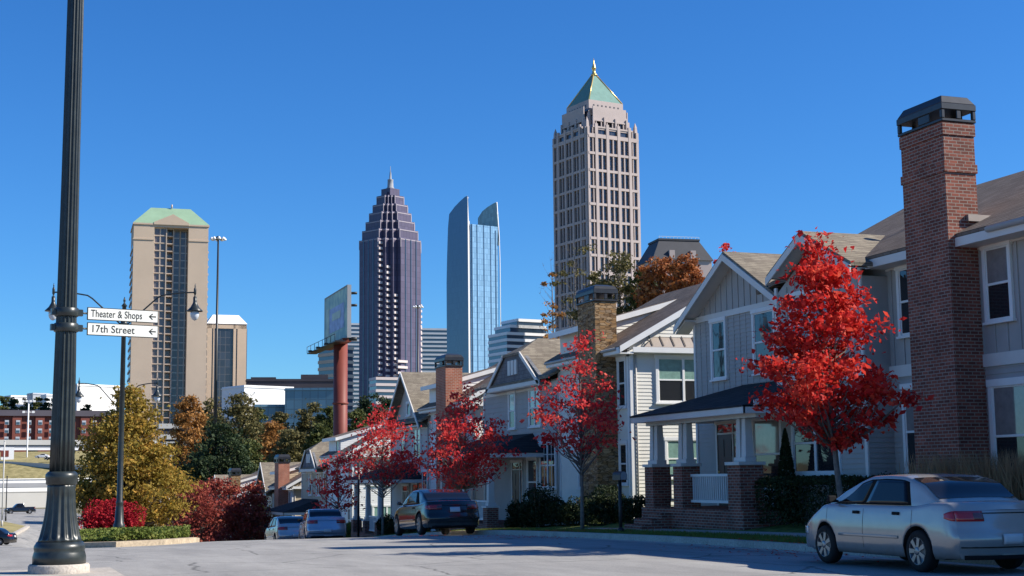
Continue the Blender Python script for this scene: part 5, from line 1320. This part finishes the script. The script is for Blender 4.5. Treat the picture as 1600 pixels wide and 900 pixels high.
    rear_patch(-ww(0)*.55, ww(0)*.55, trunk-.02-.13, trunk-.022-.12, 'boot_seam', 'cardark', .004)
    # wheels
    for c in ya:
        for sg in (-1, 1):
            xo = sg*(W-.015)
            wv = MB(); t = MB(); wd = .19
            prof_t = [(wr*.62, 0), (wr*.66, .01), (wr*.90, .0), (wr*.97, -.02), (wr, -.05), (wr, -wd+.05), (wr*.97, -wd+.02), (wr*.66, -wd)]
            t.lathe([(r, sg*zz) for r, zz in prof_t], 36, (xo, oy+c, wr), axis='x'); tyre = t.build('wheel', M['tyre'], R)
            rm = MB(); rm.lathe([(wr*.67, sg*.004), (wr*.63, sg*.008), (wr*.60, -sg*.025), (wr*.30, -sg*.035), (.02, -sg*.03)], 36, (xo, oy+c, wr), axis='x')
            for k in range(7):
                a = 2*pi*k/7; ca, sa = cos(a), sin(a); pts = []
                for (rr_, hw_) in ((wr*.14, .024), (wr*.62, .034)):
                    pts.append((rr_, hw_))
                P4 = [(xo+sg*.012, oy+c+ca*rr_-sa*h_, wr+sa*rr_+ca*h_) for rr_, h_ in ((pts[0][0], -pts[0][1]), (pts[1][0], -pts[1][1]), (pts[1][0], pts[1][1]), (pts[0][0], pts[0][1]))]
                rm.slab(P4, (-sg*.03, 0, 0))
            rm.lathe([(wr*.2, -sg*.03), (wr*.2, sg*.012), (wr*.12, sg*.02), (.01, sg*.022)], 20, (xo, oy+c, wr), axis='x')
            rm.build('rim', M['rim'], tyre)
            dk = MB(); dk.lathe([(wr*.59, -sg*.02), (wr*.59, -sg*.10)], 24, (xo, oy+c, wr), axis='x'); dk.build('brake_disc', M['cardark'], tyre)
    if truck:
        q = MB(); q.box(-W+.08, W-.08, oy+.1, oy+r0+.1, trunk-.0, trunk+.012); q.build('bed_cover', M['cardark'], R)
    return R
def cz(X, Y): return H(X, Y)+.004
car('parked_car', 'silver four door saloon parked nearest at right', 13.28, 18.95, cz(13.3, 19.0), group='cars parked along the kerb', gh=(.55, 1.32, 2.42, 3.48), tumb=.46, tail='low')
sl = lambda X, Y: math.atan((H(X, Y+1.3)-H(X, Y-1.3))/2.6)
car('parked_car', 'black coupe parked behind the red maple, rear end towards the camera', 13.40, 45.1, cz(13.3, 45.1)+.02, 0, 'blackcar', L=4.6, W=.90, HT=1.43, wr=.34, ya=(1.0, 3.68), trunk=1.02, belt=.96, hood=.93, nose=.66, gh=(.5, 1.5, 2.45, 3.5), tail='coupe', group='cars parked along the kerb', pitch=sl(13.3, 46.3))
car('parked_car', 'grey blue saloon parked down the hill beyond the crest', 13.5, 62.6, cz(13.3, 62.6), radians(-6), 'bluecar', L=4.38, W=.87, HT=1.45, wr=.31, ya=(.95, 3.46), trunk=1.05, belt=.95, hood=.92, nose=.68, gh=(.5, 1.25, 2.5, 3.5), group='cars parked along the kerb', pitch=sl(13.3, 62.9), tail='low')
car('parked_car', 'pale silver saloon parked in front of the grey blue one', 13.55, 70.7, cz(13.5, 70.7), radians(0), 'champ', L=4.4, W=.86, HT=1.44, wr=.30, ya=(.9, 3.5), trunk=1.02, belt=.95, hood=.9, nose=.66, gh=(.5, 1.4, 2.5, 3.6), tail='low', group='cars parked along the kerb', pitch=sl(13.3, 70.7))
p = atD(31, 801, 262); car('pickup_truck', 'black pickup truck crossing far down the left road', p.x, p.y, H(p.x, p.y), radians(100), 'blackcar', L=5.4, W=.98, HT=1.85, wr=.38, ya=(1.1, 4.4), trunk=1.2, belt=1.2, hood=1.15, nose=.95, gh=(2.0, 2.3, 3.2, 3.9), cat='pickup truck', low=.35, truck=True)
p = atD(-20, 851, 121); car('car', 'black and white car cut off by the left edge', p.x, p.y, H(p.x, p.y), radians(70), 'blackcar', L=4.6, W=.88, HT=1.45, cat='car')
for (px, py, D, pt, lab) in ((66, 716, 452, 'whitecar', 'white car on the upper road just left of the pole'), (80, 719, 456, 'blackcar', 'dark car on the upper road beside the white one'), (226, 812, 150, 'blackcar', 'dark car seen low between the red bush and the myrtles')):
    p = atD(px, py, D); zz = p.z if D > 300 else H(p.x, p.y); car('car', lab, p.x, p.y, zz, radians(80), pt, cat='car')

# ================================================================== TREES AND PLANTS
def gz(X, Y): return H(X, Y)+.12
def street_maple(X, Y, h, crown, n, per, ls, seed, label, leafm='redmaple', sig=.24, tr=.06, first=.32, bare=0, lean=(0, 0), ldrs=1):
    return tree('maple_tree', label, 'tree', (X, Y, gz(X, Y)), h, crown, leafm, n, per, ls, seed, sig, tr, 'maplebark', 'red maples along the kerb', first, lean, bare)
t1 = atX(1318, 775, 15.6)
street_maple(t1.x, t1.y+.0, 6.05, [(.31, .25), (.36, .80), (.44, 1.32), (.55, 1.42), (.66, 1.15), (.76, .85), (.88, .50), (1.0, .18)], 140, 92, .115, 11, 'densest bright red maple right of the porch, largest crown', 'redmaple', .175, .065, .30, 0, (-.35, .15))
t2 = atX(910, 822, 15.6)
street_maple(t2.x, t2.y, 5.5, [(.42, .5), (.48, 1.25), (.60, 1.5), (.72, 1.1), (.85, .5), (1.0, .22)], 92, 48, .11, 12, 'thin red maple with bare white limbs before the stone chimney', 'redmaple2', .20, .05, .28, .22)
t3 = atX(727, 790, 15.6)
street_maple(t3.x, t3.y, 5.3, [(.26, .4), (.33, 1.25), (.48, 1.6), (.62, 1.35), (.78, .9), (1.0, .22)], 120, 58, .11, 13, 'round red maple over the black coupe', 'redmaple2', .21, .05, .28, .08)
t4 = atX(598, 800, 15.6)
street_maple(t4.x, t4.y, 5.6, [(.40, .4), (.48, 1.2), (.62, 1.5), (.8, 1.1), (1.0, .3)], 120, 34, .13, 14, 'airy red maple in front of the pale pointed gable', 'redmaple2', .24, .05, .3, .15)
t5 = atX(527, 800, 15.6)
street_maple(t5.x, t5.y, 4.6, [(.30, .3), (.42, .9), (.60, 1.1), (.8, .9), (1.0, .3)], 70, 30, .14, 15, 'sparse red sapling above the grey blue car', 'redmaple2', .24, .045, .3, .2)
# island
def isl_pt(px, D): q = atD(px, 800, D); return (q.x, q.y, H(q.x, q.y)+.35)
q = isl_pt(197, 74); tree('oak_tree', 'large golden green tree on the planted island', 'tree', q, 7.8, [(.05, 1.0), (.16, 2.1), (.32, 2.75), (.46, 2.7), (.62, 2.1), (.76, 1.65), (.88, 1.0), (1.0, .35)], 'gold', 430, 110, .175, 21, .33, .12, 'bark', None, .1, (0, 0), .05)
q = isl_pt(178, 69); bush('burning_bush', 'round bright red bush behind the near lamp post', 'bush', q, 1.55, 1.45, 2.25, 'barberry', 12000, .12, 22, lumps=26)
mb = MB(); rnd = random.Random(5); P_in = inset(isl, .3)
k = 0
while k < 26000:
    x = rnd.uniform(1.5, 6.8); y = 41.3+ (rnd.random()**1.8)*20
    if not in_poly(x, y, P_in): continue
    hh = .22+.12*sin(x*3.1+y*1.7)+.06*rnd.random(); leaf_at(mb, Vector((x, y, H(x, y)+.1+mound(x, y)*.4+hh*rnd.random()**.5)), rnd.uniform(.06, .13), rnd, .8); k += 1
tag(mb.build('ground_cover', M['cover'], fix=False), kind='stuff')
# crape myrtles beyond the crest
for i, (px, D, h, r, lab) in enumerate(((303, 98, 5.2, 1.7, 'left red crape myrtle of the clump beyond the crest'), (340, 104, 5.6, 1.75, 'tallest red crape myrtle in the middle of the clump'), (388, 100, 4.9, 1.35, 'right dark red crape myrtle beside the brick chimney'))):
    q = atD(px, 800, D); tree('crape_myrtle', lab, 'tree', (q.x, q.y, H(q.x, q.y)-.1), h, [(.12, r*.6), (.25, r), (.5, r*1.15), (.7, r*1.0), (.88, r*.7), (1.0, r*.3)], 'myrtle', 170, 62, .17, 31+i, .3, .07, 'bark', 'crape myrtles at the foot of the hill', .05, (0, 0), .1)
q = atD(404, 800, 108); tree('small_tree', 'small yellow leaved tree left of the far brick chimney', 'tree', (q.x, q.y, H(q.x, q.y)), 5.4, [(.1, .5), (.4, .9), (.7, .8), (1, .2)], 'gold', 60, 40, .16, 35, .25, .05)
# trees in the valley and on the ridge (each one its own)
bg = [  # px, y top, D, half width px, leaf, label, seed
 (343, 664, 150, 47, 'dgreen', 'big dark green magnolia left of the pale gable roofs', 41, .30),
 (372, 620, 300, 36, 'olive', 'broad green tree under the short tan tower', 42, .5),
 (328, 628, 330, 28, 'olive', 'green tree at the foot of the tall tan tower', 43, .5),
 (292, 618, 240, 26, 'orange', 'thin rusty tree right of the golden one', 44, .4),
 (308, 708, 170, 30, 'dgreen', 'dark shade tree behind the red myrtles', 45, .3),
 (425, 662, 260, 26, 'orange', 'tan orange tree below the white wall', 46, .4),
 (455, 668, 240, 30, 'olive', 'brown gold tree above the far brick chimney', 47, .4),
 (400, 640, 330, 22, 'green', 'green tree left of the teal glass building', 48, .5),
 (438, 645, 340, 18, 'olive', 'small olive tree under the teal building', 49, .5),
 (484, 630, 340, 26, 'olive', 'olive green tree below the blue glass box', 50, .5),
 (512, 636, 330, 20, 'green', 'rounded green tree left of the red pole', 51, .5),
 (558, 640, 320, 20, 'green', 'green tree right of the red pole', 52, .5),
 (578, 618, 380, 26, 'dgreen', 'dark tree at the foot of the stepped tower', 53, .5),
 (604, 622, 360, 22, 'dgreen', 'second dark tree under the stepped tower', 54, .5),
 (500, 664, 230, 22, 'green', 'grey green tree behind the dark clipped roof', 55, .4),
 (385, 690, 210, 26, 'green', 'mid green tree right of the magnolia', 56, .4),
]
for (px, yt, D, hwp, lf, lab, sd_, ls) in bg:
    q = atD(px, 800, D); zg = H(q.x, q.y)+far_rise(q.x, q.y)-.1; top = hgt(px, yt, D); h = top-zg; r = hwp*D/2269
    tree('background_tree', lab, 'tree', (q.x, q.y, zg), h, [(.12, r*.55), (.3, r*.95), (.55, r*1.08), (.75, r*.9), (.9, r*.6), (1, r*.35)], lf, 230, 75, ls*1.15, sd_, r*.16, .25, 'bark', 'trees in the valley', .12, (0, 0), .04)
# left of the big pole: wooded ridge
rnd = random.Random(77)
ridge_labels = ['ridge tree at the very left edge', 'ridge tree above the left end of the brick block', 'ridge tree below the white hilltop building', 'ridge tree under the white light cluster', 'ridge tree right of the light cluster', 'ridge tree just left of the pole', 'ridge tree hidden partly by the pole', 'ridge tree just right of the pole']
for i, px in enumerate((4, 20, 36, 52, 67, 82, 98, 134)):
    D = 660+rnd.uniform(-20, 30); q = atD(px, 700, D); zg = 8; top = hgt(px, 622+rnd.uniform(-3, 4)+(10 if px > 110 else 0), D); h = top-zg; r = 10*D/2269
    tree('background_tree', ridge_labels[i], 'tree', (q.x, q.y, zg), h, [(.2, r*.7), (.5, r*1.1), (.8, r*.9), (1, r*.5)], ('green', 'dgreen', 'olive')[i % 3], 90, 60, 1.0, 80+i, r*.2, .4, 'bark', 'trees on the far ridge', .2)
# tall trees behind the houses
sky = [(868, 395, 128, 22, 'orange', 'tall half bare autumn tree before the tallest tower', 61, .2, .80, 40), (905, 378, 125, 32, 'olive', 'tall thin leaved tree left of the stone chimney cap', 62, .2, .72, 60),
       (975, 398, 118, 34, 'olive', 'brown green tree right of the stone chimney', 63, .22, .3, 100), (1040, 404, 112, 34, 'rust', 'rust and green tree below the slate mansard', 64, .24, .03, 150),
       (1082, 402, 110, 30, 'rust', 'orange red tree beside the near gable', 65, .24, .03, 150), (1150, 380, 108, 20, 'redmaple2', 'pink red tree top showing above the gable ridge', 66, .2, .1, 70), (940, 430, 120, 30, 'olive', 'dull olive tree just behind the stone chimney', 67, .24, .1, 110), (1010, 425, 116, 28, 'green', 'green tree between the brown and rust trees', 68, .24, .05, 120)]
for (px, yt, D, hwp, lf, lab, sd_, ls, bare, nc) in sky:
    q = atD(px, 800, D); zg = H(q.x, q.y)+far_rise(q.x, q.y)-.2; top = hgt(px, yt, D); h = top-zg; r = hwp*D/2269
    tree('background_tree', lab, 'tree', (q.x, q.y, zg), h, [(.35, r*.7), (.5, r*1.0), (.7, r*1.15), (.88, r*1.0), (1, r*.55)], lf, int(nc*2.0), 70, ls*1.15, sd_, r*.17, .22, 'bark', 'tall trees behind the houses', .3, (0, 0), bare)
q = atD(862, 500, 100); tree('small_tree', 'small orange tree tip beside the cream dormer', 'tree', (q.x, q.y, H(q.x, q.y)), hgt(862, 497, 100)-H(q.x, q.y), [(.5, .8), (.8, .8), (1, .2)], 'orange', 50, 40, .16, 69, .25, .08)
# front yard planting
def fy(X, Y): return H(X, Y)+.27
bush('hedge', 'long clipped dark hedge between the porch and the silver car', 'hedge', (18.95, 31.2, fy(18.95, 31.2)), .55, 2.55, 1.12, 'hedge', 15000, .075, 101, boxy=True)
bush('hedge', 'low dark hedge continuing behind the silver car', 'hedge', (19.0, 26.7, fy(19, 26.7)-.1), .5, 1.6, .95, 'hedge', 7000, .08, 102, boxy=True)
R = empty('conifer', (19.3, 33.0, fy(19.3, 33)), 'slim pointed evergreen standing beside the porch', 'tree'); mb = MB(); rnd = random.Random(9)
for _ in range(5200):
    t = rnd.random()**.8; a = rnd.uniform(0, 2*pi); r = .36*(1-t)**.75*sm(-.15, .18, t)*rnd.uniform(.75, 1.05); leaf_at(mb, Vector((r*cos(a), r*sin(a), .1+t*2.35)), .07, rnd, 0)
mb.build('foliage', M['hedge'], R, fix=False); mb = MB(); mb.tube([(0, 0, -.1), (0, 0, 2.2)], [.05, .01], 6); mb.build('trunk', M['bark'], R)
yard = [((19.0, 43.9), 1.0, 1.1, 1.35, 'dark rounded shrub by the near porch pier'), ((19.3, 42.0), .8, .8, 1.1, 'small dark shrub beside the corner of the porch'), ((18.9, 45.9), .75, .9, 1.2, 'dark shrub under the stone chimney'),
        ((18.6, 49.2), 1.0, 1.25, 1.75, 'largest dark round shrub left of the stone chimney'), ((18.7, 51.2), .8, .9, 1.2, 'dark shrub left of the largest round one'), ((18.9, 47.4), .7, .8, 1.0, 'low shrub in front of the stone chimney'),
        ((18.5, 59.6), .7, .8, .9, 'low shrub left of the second porch'), ((18.8, 66.5), .8, 1.6, 1.1, 'dark shrub before the orange chimney'), ((18.6, 70.5), .8, 1.4, 1.4, 'dark shrub beside the third porch'), ((18.6, 79.5), .9, 1.9, 1.4, 'yellow green shrub behind the grey blue car')]
for i, ((X, Y_), rx, ry, rz_, lab) in enumerate(yard):
    bush('shrub', lab, 'shrub', (X, Y_, fy(X, Y_)-.05), rx, ry, rz_, 'hedge' if 'yellow' not in lab else 'cover', int(5200*rx*ry+1500), .085, 120+i, 'dark shrubs in the front yards')
bush('shrub', 'small leafy dark shrub at the end of the clipped hedge', 'shrub', (19.6, 28.9, fy(19.6, 28.9)), .5, .8, 1.35, 'hedge', 3500, .08, 140, 'dark shrubs in the front yards')
R = empty('tall_grass', (19.1, 24.8, fy(19.1, 24.8)), 'tall tawny ornamental grass behind the silver car', 'grass clump'); mb = MB(); rnd = random.Random(10)
for _ in range(5200):
    x = rnd.uniform(-.45, .45); y_ = rnd.uniform(-2.6, 2.2); h = rnd.uniform(.9, 1.75); a = Vector((x, y_, -.05)); b = a+Vector((rnd.gauss(0, .12), rnd.gauss(0, .12), h*.6)); c = b+Vector((rnd.gauss(0, .14), rnd.gauss(0, .14), h*.4)); w = rnd.uniform(.006, .014)
    o = len(mb.v); d = Vector((rnd.gauss(0, 1), rnd.gauss(0, 1), 0)).normalized()*w
    mb.v += [tuple(a-d), tuple(a+d), tuple(b+d), tuple(b-d), tuple(c)]; mb.f += [(o, o+1, o+2, o+3), (o+3, o+2, o+4)]; mb.mi += [0, 0]; mb.sm += [False, False]
mb.build('blades', M['straw'], R, fix=False)
# blades of grass on the kerb lawn
mb = MB(); rnd = random.Random(12)
for _ in range(30000):
    x = rnd.uniform(14.6, 16.28); y_ = 22+rnd.random()**1.3*40; z_ = H(x, y_)+.13; h = rnd.uniform(.03, .085); d = Vector((rnd.gauss(0, 1), rnd.gauss(0, 1), 0)).normalized()*.006
    o = len(mb.v); mb.v += [(x-d.x, y_-d.y, z_), (x+d.x, y_+d.y, z_), (x+rnd.gauss(0, .025), y_+rnd.gauss(0, .025), z_+h)]; mb.f.append((o, o+1, o+2)); mb.mi.append(0); mb.sm.append(False)
tag(mb.build('lawn_grass', M['cover'], fix=False), kind='stuff')
# fallen leaves
mb = MB(); rnd = random.Random(13)
for _ in range(1500):
    k = rnd.choice([(t1.x, t1.y), (t2.x, t2.y), (t3.x, t3.y)]); x = rnd.gauss(k[0]-.4, 1.2); y_ = rnd.gauss(k[1], 1.7)
    if x < 11: continue
    z_ = H(x, y_)+(.15 if x > 14.4 else .01); leaf_at(mb, Vector((x, y_, z_)), .07, rnd, 8)
tag(mb.build('fallen_leaves', M['redmaple'], fix=False), kind='stuff')

# ================================================================== LIGHT, SKY, CAMERA
SUN_AZ, SUN_EL = radians(112), radians(36)
w = bpy.data.worlds.new('World'); SC.world = w; w.use_nodes = True; nt = w.node_tree; bgn = nt.nodes['Background']
sk = nt.nodes.new('ShaderNodeTexSky'); sk.sky_type = 'NISHITA'; sk.sun_disc = False; sk.sun_elevation = SUN_EL; sk.sun_rotation = SUN_AZ
sk.air_density = 1.0; sk.dust_density = .25; sk.ozone_density = 3.0; sk.altitude = 300
hs_n = nt.nodes.new('ShaderNodeHueSaturation'); hs_n.inputs['Saturation'].default_value = 1.22
tn = nt.nodes.new('ShaderNodeMix'); tn.data_type = 'RGBA'; tn.blend_type = 'MULTIPLY'; tn.inputs[0].default_value = 1; tn.inputs[7].default_value = (.53, .98, 1.43, 1)
nt.links.new(sk.outputs[0], hs_n.inputs['Color']); nt.links.new(hs_n.outputs[0], tn.inputs[6]); nt.links.new(tn.outputs[2], bgn.inputs['Color']); bgn.inputs['Strength'].default_value = .063
sd = bpy.data.lights.new('sun', 'SUN'); sd.energy = 4.6; sd.angle = radians(.53); sd.color = (1.0, .93, .82)
so = bpy.data.objects.new('sun', sd); COL.objects.link(so)
dirv = Vector((sin(SUN_AZ)*cos(SUN_EL), cos(SUN_AZ)*cos(SUN_EL), sin(SUN_EL)))
so.rotation_euler = dirv.to_track_quat('Z', 'Y').to_euler(); so.location = (60, -30, 60)
cam = bpy.data.cameras.new('camera'); co = bpy.data.objects.new('camera', cam); COL.objects.link(co); SC.camera = co
cam.sensor_width = 36; cam.lens = F/1600*36; cam.clip_start = .1; cam.clip_end = 20000
Mx = Matrix((( RT.x, UP.x, -fwd.x), (RT.y, UP.y, -fwd.y), (RT.z, UP.z, -fwd.z)))
co.matrix_world = Matrix.Translation(EYE) @ Mx.to_4x4()
vs_ = SC.view_settings; vs_.view_transform = 'Standard'; vs_.look = 'None'; vs_.gamma = 1; vs_.exposure = .80; vs_.use_curve_mapping = False
SC.cycles.max_bounces = 6; SC.cycles.transparent_max_bounces = 4
